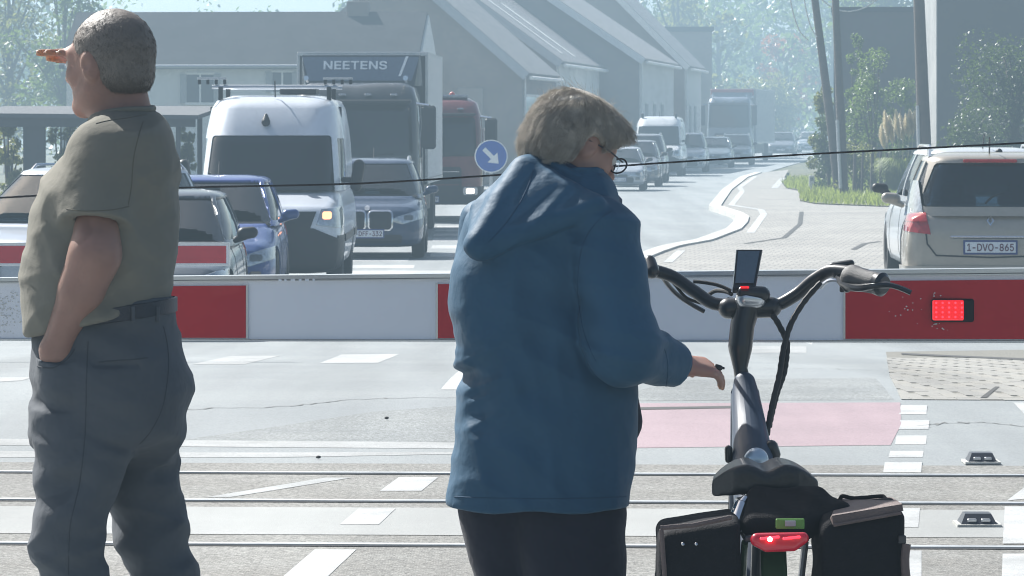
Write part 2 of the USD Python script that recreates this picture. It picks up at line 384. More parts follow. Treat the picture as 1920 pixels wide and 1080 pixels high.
KERB = [(1204, 493), (1231, 482), (1260, 472), (1320, 461), (1376, 439), (1389, 425), (1392, 415), (1379, 407), (1340, 394), (1363, 362), (1395, 337), (1422, 328)]
kerb_w = [tuple(G(*p)[:2]) for p in KERB]
k0 = kerb_w[0]; kerb_w = [(k0[0] - 0.6, 61.0)] + kerb_w + [(13.2, 230.0), (19.6, 300.0), (34.0, 400.0), (70, 520)]
road = sg.Polygon([(-34, 2), (40, 2), (40, 61.0)] + kerb_w + [(60, 520), (26.0, 400.0), (12.2, 300.0), (3.5, 205.0), (-3.0, 150), (-7.0, 112), (-34, 108)]).buffer(0)
single('road', drape(road, 0.0, 1.5), M['asphalt'], 'pale sunlit asphalt road running from the crossing to the far bend', 'road', kind='structure')
pave_px = [(1960, 512), (1960, 398), (1650, 394), (1530, 389), (1500, 383), (1498, 363), (1474, 358), (1466, 347), (1478, 322)]
pave = sg.Polygon(kerb_w[:13] + [tuple(G(*p)[:2]) for p in pave_px[::-1]] + [(9, 61.0)]).buffer(0)
pavement = single('pavement', drape(pave, 0.085, 4), M['brick_paving'], 'light brick pavement right of the kerb beyond the crossing', 'pavement', kind='structure')
# kerb stones one by one
kl = sg.LineString(kerb_w[:13])
kerb = thing('kerb', 'pale concrete kerb that jogs round the parking bay along the road', 'kerb', kind='structure')
L = kl.length; n = int(L / 1.0)
for i in range(n):
    a, b = np.array(kl.interpolate(L * i / n).coords[0]), np.array(kl.interpolate(L * (i + 1) / n).coords[0])
    t = (b - a) / (np.linalg.norm(b - a) + 1e-9); q = np.array([-t[1], t[0]]) * 0.15
    a2, b2 = a + t * 0.012, b - t * 0.012
    z0, z1 = gz(a[1]), gz(b[1])
    pts = [[*(a2 - q), z0 - .05], [*(a2 + q), z0 - .05], [*(b2 - q), z1 - .05], [*(b2 + q), z1 - .05], [*(a2 - q), z0 + .12], [*(a2 + q), z0 + .12], [*(b2 - q), z1 + .12], [*(b2 + q), z1 + .12]]
    part(kerb, 'kerb_stone', m3.Manifold.hull_points(np.array(pts)), M['kerb'])
ap = m3.Manifold.hull_points(np.array([(3.0, 43, -.9), (10.5, 43, -.9), (3.0, 64, -.9), (10.5, 64, -.9), (3.1, 47.6, -.46), (10, 47.6, -.46), (3.1, 63, -.46), (10, 63, -.46), (2.6, 43, -.9), (2.6, 64, -.9)]))
single('raised_lane', ap, M['asphalt'], 'slightly raised lane that the leaving cars stand on at the right', 'raised lane', kind='structure')
def band(name, pix, wd, m, off, label, cat='road marking', group=None, kind='structure'):
    w = [tuple(G(*p)[:2]) for p in pix]
    return single(name, drape(sg.LineString(w).buffer(wd / 2, cap_style=2), off, 2.0), m, label, cat, kind=kind)
band('bay_line', [(1416, 335), (1387, 356), (1392, 364), (1371, 391), (1427, 400), (1432, 409), (1407, 445)], 0.16, M['paint'], 0.090, 'thin white painted line zigzagging round the parking bays on the brick pavement')
band('bay_line', [(1252, 503), (1277, 480)], 0.14, M['paint'], 0.090, 'short white painted line on the brick pavement beside the near end of the kerb')
band('verge_line', [(1452, 358), (1468, 338)], 0.22, M['paint'], 0.090, 'short white edge line at the tip of the grass verge')
band('pavement_joint', [(1600, 478), (1622, 466), (1650, 462)], 0.10, M['joint'], 0.090, 'short curved dark joint in the pavement left of the parked cars', 'joint')
band('pavement_joint', [(1398, 466), (1470, 455), (1500, 428), (1503, 404)], 0.10, M['joint'], 0.090, 'long curved dark joint in the middle of the brick pavement', 'joint')

# ================================================================ the crossing
def rail_line(pl, pr, x0=-14.0, x1=16.0):
    a, b = G(*pl), G(*pr); s = (b[1] - a[1]) / (b[0] - a[0]); s = -0.05
    m = (a + b) / 2
    return lambda x: m[1] + s * (x - m[0])
R1, R2, R3 = rail_line((330, 889), (1900, 893)), rail_line((340, 941), (1900, 946)), rail_line((340, 1021), (1900, 1031))
def strip(f, g, x0=-14.0, x1=16.0): return sg.Polygon([(x0, f(x0)), (x1, f(x1)), (x1, g(x1)), (x0, g(x0))])
o = lambda f, d: (lambda x: f(x) + d)
R4 = o(R3, -1.435)
single('crossing_surface', drape(strip(o(R4, -.9), o(R1, 0.62)), 0.002, 2), M['aggregate'], 'coarse gravelly asphalt between and around the rails of the crossing', 'crossing surface', kind='structure')
single('concrete_strip', drape(strip(o(R3, 0.42), o(R2, -0.30)), 0.004, 2), M['slab'], 'smooth pale concrete strip between the two railway tracks', 'concrete strip', kind='structure')
for i, (R, lab) in enumerate(((R1, 'farthest of the shiny rails set flush in the crossing'), (R2, 'second farthest shiny rail, at the far edge of the concrete strip'), (R3, 'shiny rail at the near edge of the concrete strip'), (R4, 'nearest shiny rail, below the feet of the waiting people'))):
    t = thing('rail', lab, 'rail', (0, 0, 0), group='rails of the crossing')
    far = 1 if i % 2 == 0 else -1
    def beam(f0, f1, z0, z1):
        v = [(x, f(x), z) for x in (-14.0, 16.0) for f in (f0, f1) for z in (z0, z1)]
        return m3.Manifold.hull_points(np.array(v))
    part(t, 'rail_head', beam(o(R, -.030), o(R, .030), -.12, 0.010), M['rail_steel'])
    part(t, 'flange_groove', beam(o(R, .031), o(R, .078), -.12, 0.0045), M['rubber'])
    part(t, 'rubber_edge', beam(o(R, -.055), o(R, -.031), -.12, 0.0050), M['rubber'])

def mark(name, pix, m, label, off=None, cat='road marking', group=None):
    w = gpoly(pix); cx, cy = np.mean(w, 0)
    base = 0.0 if cy > R1(cx) + .62 else 0.004 if R3(cx) + .42 < cy < R2(cx) - .30 else 0.002
    off = base + 0.0016 if off is None else off
    return single(name, drape(sg.Polygon(w).buffer(0), off, 1.0), m, label, cat, kind='structure', group=group)
# faded red cycle path and the asphalt and paving beside it
mark('cycle_path', [(1040, 757), (1688, 755), (1690, 795), (1670, 835), (1040, 842)], M['pink'], 'faded pink cycle path crossing the road beyond the rails', 0.0016, 'cycle path')
mark('road_joint', [(1100, 766), (1378, 762), (1378, 766), (1100, 771)], M['joint'], 'thin dark joint along the edge of the pink cycle path', 0.0032, 'joint')
for i, (y0, y1, x0, x1) in enumerate(((760, 777, 1686, 1737), (788, 805, 1685, 1741), (817, 834, 1678, 1736), (846, 858, 1666, 1730), (868, 887, 1656, 1727))):
    lab = ['farthest white block of the row beside the pink cycle path', 'second farthest white block of the row beside the pink cycle path', 'middle white block of the row beside the pink cycle path', 'second nearest white block of the row beside the pink cycle path', 'large nearest white block beside the far rail'][i]
    mark('block_marking', [(x0, y1), (x1, y1), (x1 + 2, y0), (x0 + 3, y0)], M['paint'], lab, None, group='white blocks edging the cycle crossing')
for pix, lab in (([(1660, 991), (1722, 991), (1725, 955), (1668, 955)], 'white block on the concrete strip behind the right pannier'),
                 ([(1660, 1085), (1728, 1085), (1728, 1034), (1660, 1034)], 'white block right of the pannier near the bottom edge'),
                 ([(1888, 940), (1990, 930), (1990, 912), (1925, 912)], 'white block between the rails at the right edge of the picture'),
                 ([(1880, 1022), (1990, 1022), (1990, 952), (1884, 952)], 'white block on the concrete strip at the right edge of the picture'),
                 ([(1878, 1090), (1990, 1090), (1990, 1040), (1880, 1040)], 'white block in the bottom right corner'),
                 ([(1900, 755), (1975, 755), (1975, 790), (1920, 776)], 'white block beside the asphalt at the right edge beyond the rails')):
    mark('block_marking', pix, M['paint'], lab, None, group='white blocks edging the cycle crossing')
for pix, lab, m in (([(528, 1085), (612, 1085), (668, 1032), (590, 1032)], 'white dash nearest the camera between the man and the woman', 'paint'),
                 ([(637, 986), (710, 986), (742, 956), (672, 956)], 'white dash on the concrete strip between the man and the woman', 'paint'),
                 ([(712, 922), (790, 922), (822, 896), (748, 896)], 'white dash between the far rails left of the woman', 'paint'),
                 ([(385, 934), (430, 934), (660, 897), (610, 897)], 'long slanting worn white line between the far rails', 'worn_paint'),
                 ([(600, 681), (708, 681), (748, 664), (640, 665)], 'white dash on the road under the barrier, left of the woman', 'paint'),
                 ([(362, 683), (460, 683), (525, 667), (430, 668)], 'worn white dash on the road right of the man', 'worn_paint'),
                 ([(826, 731), (905, 731), (905, 690), (868, 690)], 'white arrow tip beside the left of the woman on the road', 'paint'),
                 ([(0, 716), (40, 714), (60, 708), (0, 708)], 'worn white line left of the man on the road', 'worn_paint'),
                 ([(1400, 662), (1512, 662), (1512, 649), (1404, 649)], 'white dash just under the barrier behind the bicycle stem', 'worn_paint')):
    mark('dash_marking', pix, M[m], lab)
for pix, lab in (([(-30, 835), (900, 842), (900, 830), (-30, 823)], 'first broad worn white stop line beyond the rails'), ([(-30, 858), (520, 858), (900, 851), (900, 848), (400, 849), (-30, 846)], 'second worn white stop line beyond the rails')):
    mark('stop_line', pix, M['worn_paint'], lab)
# side-road stripes between the white van and the dark car
for i, (y, x0, x1, th) in enumerate(((500, 655, 775, 6), (487, 655, 765, 6), (512, 655, 900, 9), (478, 806, 905, 7), (463, 808, 905, 6), (450, 810, 905, 5), (440, 812, 905, 4), (432, 814, 905, 3), (425, 818, 905, 3))):
    lab = ['second white stripe on the road in front of the dark blue car', 'white stripe closest to the bumper of the dark blue car', 'broad white stripe on the road nearest the barrier left of the woman',
           'nearest white stripe right of the dark blue car', 'second white stripe right of the dark blue car', 'third white stripe right of the dark blue car', 'fourth white stripe right of the dark blue car', 'fifth white stripe right of the dark blue car', 'farthest white stripe beside the red truck'][i]
    mark('zebra_stripe', [(x0, y + th / 2), (x1, y + th / 2), (x1 + 3, y - th / 2), (x0 + 3, y - th / 2)], M['paint'], lab, None, group='white stripes on the road among the queue')
# paving slabs beyond the cycle path
slabs = thing('slab_paving', 'pale slab paving right of the pink cycle path beyond the rails', 'paving', kind='structure')
rng = np.random.default_rng(3)
pz = sg.Polygon(gpoly([(1690, 750), (1668, 706), (1660, 660), (2000, 655), (2000, 752)]))
part(slabs, 'slab_bed', drape(pz.buffer(-0.005), 0.0022, 1.5), M['slab_bed'])
for i in range(-4, 20):
    for j in range(0, 24):
        x = 2.05 + i * 0.125 - 0.036 * (j - 4); y = 25.7 + j * 0.50 + (0.25 if i % 2 else 0)
        c = sg.box(x + .0022, y + .0008, x + .1228, y + .4992)
        c = c.intersection(pz)
        if c.is_empty or c.area < .004 or c.geom_type != 'Polygon': continue
        z = 0.0048 + rng.normal(0, .0003)
        q = prism(sg.polygon.orient(c), 'z', z - .03, z); v = q.vertices; v[:, 2] += gz(v[:, 1]); part(slabs, 'slab', trimesh.Trimesh(v, q.faces, process=False), M[f'paver{rng.integers(3)}'])
mark('dark_cable_cover', [(1690, 663), (1990, 676), (1990, 680), (1690, 666)], M['joint'], 'long dark groove slanting across the slab paving', 0.0075, 'joint')
mark('patch_joint', [(1838, 748), (1866, 727), (1874, 727), (1850, 748)], M['joint'], 'short dark slanting crack at the near edge of the slab paving', 0.0075, 'joint')
# two road studs
for (cx, yb, hw, lab) in ((1843, 872, 27, 'dark raised reflector block on the asphalt beyond the far rail'), (1836, 990, 34, 'dark raised reflector block on the concrete strip between the tracks')):
    g = G(cx, yb); k = F / g[1]; w2 = hw / k
    t = thing('road_stud', lab, 'road stud', g, group='raised reflector blocks on the crossing')
    v = np.array([(-w2, 0, 0), (w2, 0, 0), (w2, .17, 0), (-w2, .17, 0), (-w2 * .72, .04, .038), (w2 * .72, .04, .038), (w2 * .72, .14, .038), (-w2 * .72, .14, .038)]) + [0, 0, .012]
    part(t, 'housing', m3.Manifold.hull_points(v), mat('stud_housing_' + str(cx), (0.05, 0.055, 0.07), 0.4, 0.2))
    part(t, 'base_plate', box((-w2 - .015, -.015, 0.004), (w2 + .015, .19, .014)), M['kerb'])
    for q in (-1, 1): part(t, 'reflector', box((q * w2 * .38 - w2 * .25, .006, .02), (q * w2 * .38 + w2 * .25, .03, .034), .003), M['rail_steel'])
mark('asphalt_patch', [(330, 826), (520, 800), (700, 772), (900, 758), (900, 829), (600, 828)], M['patch'], 'rougher worn asphalt patch left of the woman beyond the stop line', 0.0008, 'asphalt patch')
mark('asphalt_patch', [(1180, 735), (1300, 712), (1640, 708), (1676, 750), (1180, 752)], M['patch'], 'rougher worn asphalt patch behind the pink cycle path', 0.0008, 'asphalt patch')
def crack(pix, label, wd=.012, seed=1):
    rng = np.random.default_rng(seed); w = np.array(gpoly(pix)); w = spline(np.c_[w, np.zeros(len(w))], 30)[:, :2] + np.c_[rng.normal(0, .02, 30), rng.normal(0, .05, 30)]
    c = w.mean(0); base = 0.0 if c[1] > R1(c[0]) + .62 else 0.004 if R3(c[0]) + .42 < c[1] < R2(c[0]) - .3 else .002
    single('road_crack', drape(sg.LineString(w).buffer(wd, cap_style=2), base + .0014, 1.0), M['crack'], label, 'crack', kind='structure')
crack([(330, 768), (520, 762), (700, 748), (860, 745)], 'fine crack running across the road right of the man', .009, 1)
crack([(1240, 700), (1400, 690), (1640, 694)], 'fine crack across the road behind the bicycle stem', .008, 2)
crack([(1730, 800), (1800, 792), (1960, 806)], 'fine crack in the asphalt beside the white block row', .006, 3)
# small stones on the road
pebble = None
for (px, py, lab) in ((597, 862, 'small black stone on the asphalt near the far rail'), (725, 788, 'tiny dark stone on the road right of the man')):
    c = G(px, py); s = trimesh.creation.icosphere(1, 0.010); s.vertices *= np.array([1.2, .9, .7]); s.apply_translation(c + [0, 0, .012])
    single('stone', s, M['joint'], lab, 'stone')

# ================================================================ verge
verge_px = [(1466, 347), (1474, 358), (1498, 363), (1500, 383), (1530, 389), (1650, 394), (1960, 398)]
vw = [tuple(G(*p)[:2]) for p in verge_px]
verge = sg.Polygon(vw + [(vw[-1][0] + 12, vw[-1][1]), (40, 230), (17, 230), (11.5, 190)]).buffer(0)
single('grass_verge', drape(verge, 0.11, 6), M['earth'], 'low grassy bank right of the road under the shrubs', 'verge', kind='structure')
def blades(poly, n, hmin, hmax, wd, seed, zoff=0.1):
    rng = np.random.default_rng(seed); x0, y0, x1, y1 = poly.bounds; pts = []
    import shapely
    while len(pts) < n:
        q = np.c_[rng.uniform(x0, x1, n), rng.uniform(y0, y1, n)]
        ok = shapely.contains_xy(poly, q[:, 0], q[:, 1]); pts += list(q[ok])
    p = np.array(pts[:n]); k = len(p); a = rng.uniform(0, 2 * np.pi, k); h = rng.uniform(hmin, hmax, k)
    z = gz(p[:, 1]) + zoff
    w = np.c_[np.cos(a), np.sin(a)] * wd / 2; ln = rng.normal(0, .3, (k, 2)) * h[:, None]
    v = np.stack([np.c_[p - w, z], np.c_[p + w, z], np.c_[p + ln, z + h]], 1).reshape(-1, 3)
    return trimesh.Trimesh(v, np.arange(3 * k).reshape(-1, 3), process=False)
near_verge = verge.intersection(sg.box(0, 100, 26, 175))
single('verge_grass', blades(near_verge, 30000, .06, .24, .06, 5), M['grass'], 'short bright green grass of the roadside verge', 'grass', kind='stuff')

# ================================================================ foliage
def leaves(centers, radii, n, leaf, seed, up=0.4):
    rng = np.random.default_rng(seed); centers = np.asarray(centers, float); radii = np.asarray(radii, float)
    if radii.ndim == 1: radii = np.repeat(radii[:, None], 3, 1)
    wgt = np.prod(radii, 1) ** 0.7; idx = rng.choice(len(centers), n, p=wgt / wgt.sum())
    d = rng.normal(size=(n, 3)); d /= np.linalg.norm(d, axis=1, keepdims=True)
    p = centers[idx] + d * radii[idx] * (rng.uniform(0, 1, (n, 1)) ** 0.4)
    nn = rng.normal(size=(n, 3)) + [0, 0, up]; nn /= np.linalg.norm(nn, axis=1, keepdims=True)
    a = np.cross(nn, rng.normal(size=(n, 3))); a /= np.linalg.norm(a, axis=1, keepdims=True); b = np.cross(nn, a)
    s = leaf * rng.uniform(.6, 1.3, (n, 1))
    v = np.stack([p - a * s, p - b * s * .55, p + a * s, p + b * s * .55], 1).reshape(-1, 3)
    q = np.arange(4 * n).reshape(-1, 4)
    return trimesh.Trimesh(v, np.vstack([q[:, :3], q[:, [0, 2, 3]]]), process=False)
M['bark'] = mat('tree_bark', (0.11, 0.085, 0.06), 0.9, 0, 0.5, 5, 0.5, 20)
M['leaf_a'] = leaf_mat('leaves_mid_green', (0.085, 0.135, 0.04), (0.17, 0.25, 0.055), None, 0.3)
M['leaf_b'] = leaf_mat('leaves_yellow_green', (0.12, 0.14, 0.04), (0.26, 0.28, 0.07), None, 0.3)
M['leaf_c'] = leaf_mat('leaves_dark_green', (0.045, 0.075, 0.03), (0.08, 0.12, 0.03), None, 0.3)
M['leaf_r'] = leaf_mat('leaves_russet', (0.22, 0.075, 0.03), (0.40, 0.14, 0.05), None, 0.3)
def tree(name, label, x, y, h, rad, n, leaf, m, seed, trunk_r=0.22, crown_from=0.25, group=None, lean=0.0, nclump=26):
    rng = np.random.default_rng(seed); z0 = float(gz(y))
    t = thing(name, label, 'tree', (x, y, z0), group=group)
    top = np.array([lean, 0, h * .8])
    tr = [tube(spline([(0, 0, -.1), (lean * .3 + .1, 0, h * .35), top], 8), np.linspace(trunk_r, trunk_r * .25, 8), 8)]
    cs, rs = [], []
    for i in range(nclump):
        a = rng.uniform(0, 2 * np.pi); zz = rng.uniform(crown_from, .97); r = rad * rng.uniform(.1, .95) * np.sqrt(max(.08, 1 - ((zz - .55) / .52) ** 2))
        c = np.array([r * np.cos(a) + lean * zz, r * np.sin(a), zz * h]); cs.append(c); rs.append(rad * rng.uniform(.22, .42))
        if i % 2 == 0:
            s = np.array([lean * .3 * zz, 0, h * (zz * .55)]); tr.append(tube(spline([s, (s + c) / 2 + [0, 0, .2], c], 5), np.linspace(trunk_r * .35, .02, 5), 5))
    part(t, 'trunk', tr, M['bark'], 40)
    part(t, 'crown', leaves(cs, rs, n, leaf, seed), m)
    return t
# ================================================================ background trees
bg = [(30, 330, 15, 6, 'leaf_a', 'tall pale tree far behind the carport at the left edge'), (210, 300, 9.0, 5, 'leaf_a', 'tall hazy tree behind the left end of the white house'),
      (470, 320, 9.6, 5, 'leaf_a', 'broad hazy tree behind the middle of the long dark roof'), (690, 310, 10.5, 5, 'leaf_a', 'hazy tree behind the chimney of the long dark roof'),
      (830, 330, 16, 7, 'leaf_a', 'hazy tree above the gable of the first roadside house'), (1010, 360, 16, 7, 'leaf_a', 'hazy tree between the roofs of the roadside houses'),
      (1180, 380, 17, 7, 'leaf_a', 'tall hazy tree behind the last steep roof of the row'), (1270, 350, 15, 5.5, 'leaf_b', 'sparse sunlit tree above the flat block at the road end'),
      (1345, 400, 17, 7, 'leaf_a', 'tall hazy tree right of the flat block at the road end'), (1420, 430, 17, 7, 'leaf_a', 'tall hazy tree above the far truck'),
      (1475, 390, 9.2, 2.6, 'leaf_r', 'small russet autumn tree above the end of the road'), (1440, 360, 6.2, 3.2, 'leaf_b', 'low yellow green tree right behind the far truck'),
      (1505, 450, 17, 7, 'leaf_a', 'tall hazy tree behind the leaning pole'), (1560, 380, 16, 6, 'leaf_a', 'tall hazy tree behind the left edge of the dark building'),
      (1650, 300, 13, 5, 'leaf_a', 'hazy tree showing above the roof of the dark building'), (1370, 470, 18, 8, 'leaf_a', 'farthest hazy tree closing the view along the road')]
for i, (px, d, h, r, m, lab) in enumerate(bg):
    tree('background_tree', lab, (px - CX) / F * d, d, h, r, 3300 if h > 10 else 2600, 0.30 if h > 10 else .2, M[m], 100 + i, .3, .06 if h < 10 else .1, group='trees closing the view', nclump=34)
far_hedge = [((px - CX) / F * 500, 500 + 8 * math.sin(i * 2.3), gz(500) + 1.2 + 2.5 * (i % 3)) for i, px in enumerate(range(-60, 2000, 36))]
single('far_woodland', leaves(far_hedge, np.full(len(far_hedge), 4.2), 14000, .55, 77), M['leaf_a'], 'far off woodland reading as one hazy mass behind everything', 'woodland', kind='stuff')

# ================================================================ houses
M['white_wall'] = mat('white_render', (0.66, 0.66, 0.64), 0.85, 0, 0.12, 0.5)
M['pale_wall'] = mat('pale_stained_wall', (0.34, 0.345, 0.34), 0.9, 0, 0.3, 0.9)
M['grey_brick'] = mat('grey_brown_brick', (0.24, 0.20, 0.175), 0.9, 0, 0.25, 0.8)
M['dark_wall'] = mat('dark_brown_wall', (0.085, 0.07, 0.064), 0.9, 0, 0.2, 0.4)
M['roof_dark'] = mat('dark_roof_tiles', (0.045, 0.046, 0.05), 0.9, 0, 0.3, 1.5, spec=0.05)
M['roof_pale'] = mat('weathered_roof_tiles', (0.22, 0.20, 0.19), 0.45, 0, 0.25, 1.5)
M['trim_white'] = mat('white_trim', (0.72, 0.72, 0.70), 0.6)
M['window_dark'] = mat('dark_window_glass', (0.03, 0.035, 0.04), 0.08, 0, coat=0.5)
M['shutter'] = mat('grey_shutter', (0.30, 0.31, 0.32), 0.7)
M['zinc'] = mat('zinc_grey', (0.35, 0.37, 0.4), 0.4, 0.5)
def slab4(a, b, c, d, th):
    """A flat plate from four corners, th thick below."""
    q = np.array([a, b, c, d], float); n = np.cross(q[1] - q[0], q[3] - q[0]); n /= np.linalg.norm(n)
    if n[2] < 0: n = -n
    return m3.Manifold.hull_points(np.vstack([q, q - n * th]))
def gable_house(label, px, py, d, length, width, slope, yaw, wall, side, roof, pale_verge, extra=None):
    """A house whose near gable faces the camera; (px, py) is its right front eave at distance d; its long side follows the road."""
    e = W(px, py, d); z0 = float(gz(d)); eave = e[2] - z0; rid = eave + width / 2 * math.tan(math.radians(slope))
    t = thing('house', label, 'house', (e[0], e[1], z0), -yaw, group='houses along the road')
    w = width
    outl = [(-w, 0), (0, 0), (0, eave), (-w / 2, rid), (-w, eave)]
    part(t, 'wall', prism(outl, 'y', 0.0, length), wall)
    part(t, 'side_wall', box((0.0, 0.02, 0.0), (0.03, length - .02, eave - .02)), side)
    ov, th = 0.28, 0.16
    k = math.tan(math.radians(slope))
    for s in (1, -1):
        x0 = -w / 2; xe = -w / 2 + s * (w / 2 + ov)
        part(t, 'roof', slab4((x0, -.2, rid + th), (xe, -.2, eave - ov * k + th), (xe, length + .2, eave - ov * k + th), (x0, length + .2, rid + th), th), roof)
    part(t, 'verge_board', slab4((-w / 2, -.26, rid + th - .02), (ov, -.26, eave - ov * k + th - .02), (ov, -.2, eave - ov * k + th - .02), (-w / 2, -.2, rid + th - .02), .3), pale_verge)
    part(t, 'gutter', tube([(ov + .08, -.2, eave - ov * k - .02), (ov + .08, length + .2, eave - ov * k - .02)], .07, 8), M['trim_white'])
    part(t, 'downpipe', tube([(.09, .3, 0), (.09, .3, eave - .1)], .045, 8), M['trim_white'])
    for q in (extra or []):
        kind, u0, u1, v0, v1 = q[:5]
        if kind == 'front': 
            f = part(t, q[5], box((u0, -.05, v0), (u1, .02, v1)), q[6]); 
            if q[5] == 'window': part(f, 'frame', [box((u0 - .06, -.08, v1), (u1 + .06, .02, v1 + .08)), box((u0 - .06, -.10, v0 - .08), (u1 + .06, .02, v0))], M['trim_white'])
        if kind == 'side':
            f = part(t, q[5], box((.02, u0, v0), (.06, u1, v1)), q[6])
            if q[5] == 'window': part(f, 'frame', [box((.02, u0 - .07, v0 - .08), (.10, u1 + .07, v0)), box((.02, u0 - .07, v1), (.09, u1 + .07, v1 + .08))], M['trim_white'])
        if kind == 'roof':
            z = lambda x: rid + th + .03 - (x + w / 2) * k
            part(t, q[5], slab4((u0, v0, z(u0)), (u1, v0, z(u1)), (u1, v1, z(u1)), (u0, v1, z(u0)), .05), q[6])
    return t
YAW = 0.10
gable_house('first roadside house, its grey gable with a dark doorway, right of the box truck', 978, 132, 166, 12, 8.6, 41, YAW, M['grey_brick'], M['grey_brick'], M['roof_pale'], M['zinc'],
            [('front', -2.25, -1.35, 0, 3.4, 'door', M['window_dark']), ('front', -2.95, -2.4, 1.1, 2.5, 'window', M['window_dark']), ('side', 1.0, 8.5, 0.9, 3.1, 'window', M['window_dark']), ('front', -4.9, -4.2, 1.1, 2.5, 'window', M['window_dark'])])
gable_house('second roadside house with two bright roof light strips and a pale side wall', 1043, 112, 185, 22, 9.6, 36, YAW, M['grey_brick'], M['white_wall'], M['roof_pale'], M['zinc'],
            [('roof', -3.3, -.2, 4.2, 4.9, 'roof_light', M['trim_white']), ('roof', -3.1, -.1, 9.0, 9.9, 'roof_light', M['trim_white'])] + [('side', y, y + 1.4, 1.0, 3.0, 'window', M['shutter']) for y in (1.5, 5.5, 9.5, 13.5)])
gable_house('third roadside house, dark gable with a broad pale roof edge, above the queue', 1199, 108, 205, 22, 10.0, 34, YAW, M['grey_brick'], M['white_wall'], M['roof_pale'], M['trim_white'],
            [('side', y, y + 1.5, 1.0, 3.0, 'window', M['shutter']) for y in (3, 8, 13)])
gable_house('fourth roadside house with the steepest pale roof edge, behind the far van', 1284, 119, 235, 13, 10.0, 45, YAW, M['grey_brick'], M['white_wall'], M['roof_pale'], M['trim_white'],
            [('side', y, y + 1.3, 1.0, 3.0, 'window', M['shutter']) for y in (3, 7)])
# flat block at the end of the road
b0 = W(1243, 50, 285); 
t = thing('flat_block', 'flat roofed hazy block at the end of the road left of the far truck', 'building', (b0[0], b0[1], float(gz(285))))
hh = b0[2] - gz(285); part(t, 'wall', box((0, 0, 0), (2.95, 14, hh - .3)), M['grey_brick']); part(t, 'roof', box((-.12, -.12, hh - .3), (3.07, 14.1, hh), .03), M['roof_dark'])
for z in (1.0, 4.0):
    for x in (.5, 1.6): part(t, 'window', box((x, -.05, z), (x + .7, .02, z + 1.3)), M['window_dark'])

# long white farmhouse with the dark roof, at the left
z0 = float(gz(150)); xr = (787 - CX) / F * 150; xl = (118 - CX) / F * 150
t = thing('white_farmhouse', 'long low white house with a dark roof behind the white van', 'house', (xr, 150, z0), -0.075)
Lh = xr - xl; ez = W(0, 120, 150.3)[2] - z0; rz = W(0, 22, 153.5)[2] - z0; dp = 6.4
def fw(px, py): q = W(px, py, 150.4); return q[0] - xr, q[2] - z0
part(t, 'wall', prism([(0, 0), (dp, 0), (dp, ez), (dp / 2, rz - .12), (0, ez)], 'x', -Lh, 0), M['white_wall'])
for s in (0, 1):
    y0, y1 = (-.25, dp / 2) if s == 0 else (dp + .25, dp / 2)
    q = part(t, 'roof', slab4((-Lh - .2, y0, ez - .03), (-.06, y0, ez - .03), (-.06, y1, rz), (-Lh - .2, y1, rz), .14), M['roof_dark'])
    if s == 0:
        c = fw(652, 8); part(q, 'chimney', box((c[0] - .35, dp / 2 - .3, rz - .4), (c[0] + .35, dp / 2 + .3, rz + .33), .02), M['grey_brick'])
for (x0, x1, y0, y1) in ((336, 412, 140, 192), (498, 560, 136, 172)):
    a, b = fw(x0, y1), fw(x1, y0)
    wn = part(t, 'window', box((a[0] + .22, -.03, a[1]), (b[0] - .22, .02, b[1])), M['window_dark'])
    part(wn, 'frame', [box((a[0] + .16, -.06, b[1]), (b[0] - .16, .02, b[1] + .07)), box((a[0] + .16, -.08, a[1] - .08), (b[0] - .16, .02, a[1])), box(((a[0] + b[0]) / 2 - .03, -.06, a[1]), ((a[0] + b[0]) / 2 + .03, .0, b[1]))], M['trim_white'])
    for s0, s1 in ((a[0], a[0] + .21), (b[0] - .21, b[0])): part(wn, 'shutter', box((s0, -.06, a[1] - .02), (s1, .0, b[1] + .02)), M['shutter'])
part(t, 'gutter', tube([(-Lh, -.3, ez - .08), (0, -.3, ez - .08)], .06, 8), M['zinc'])

# carport at the left
t = thing('carport', 'flat roofed dark carport on posts behind the man at the left', 'carport', (0, 92, float(gz(92))))
zt = W(0, 212, 92)[2] - gz(92); zb = W(0, 238, 92)[2] - gz(92)
X = lambda px: (px - CX) / F * 92
M['dark_timber'] = mat('dark_timber', (0.055, 0.055, 0.06), 0.75, 0, 0.3, 3)
M['carport_roof'] = mat('carport_roof_sheet', (0.07, 0.075, 0.085), 0.85, 0.0)
part(t, 'fascia', box((X(-60), 0, zb), (X(366), .12, zt - .05)), M['dark_timber'])
part(t, 'roof', slab4((X(-64), -.1, zt), (X(372), -.1, zt - .04), (X(380), 7, zt + .16), (X(-64), 7, zt + .16), .08), M['carport_roof'])
for px, w in ((62, .42), (333, .09), (-30, .1)):
    part(t, 'post', box((X(px) - w / 2, .14, 0), (X(px) + w / 2, .14 + w * .6, zb + .1), .01), M['dark_timber'])
for px in (70, 333): part(t, 'post', box((X(px) - .05, 6.5, 0), (X(px) + .05, 6.6, zt)), M['dark_timber'])
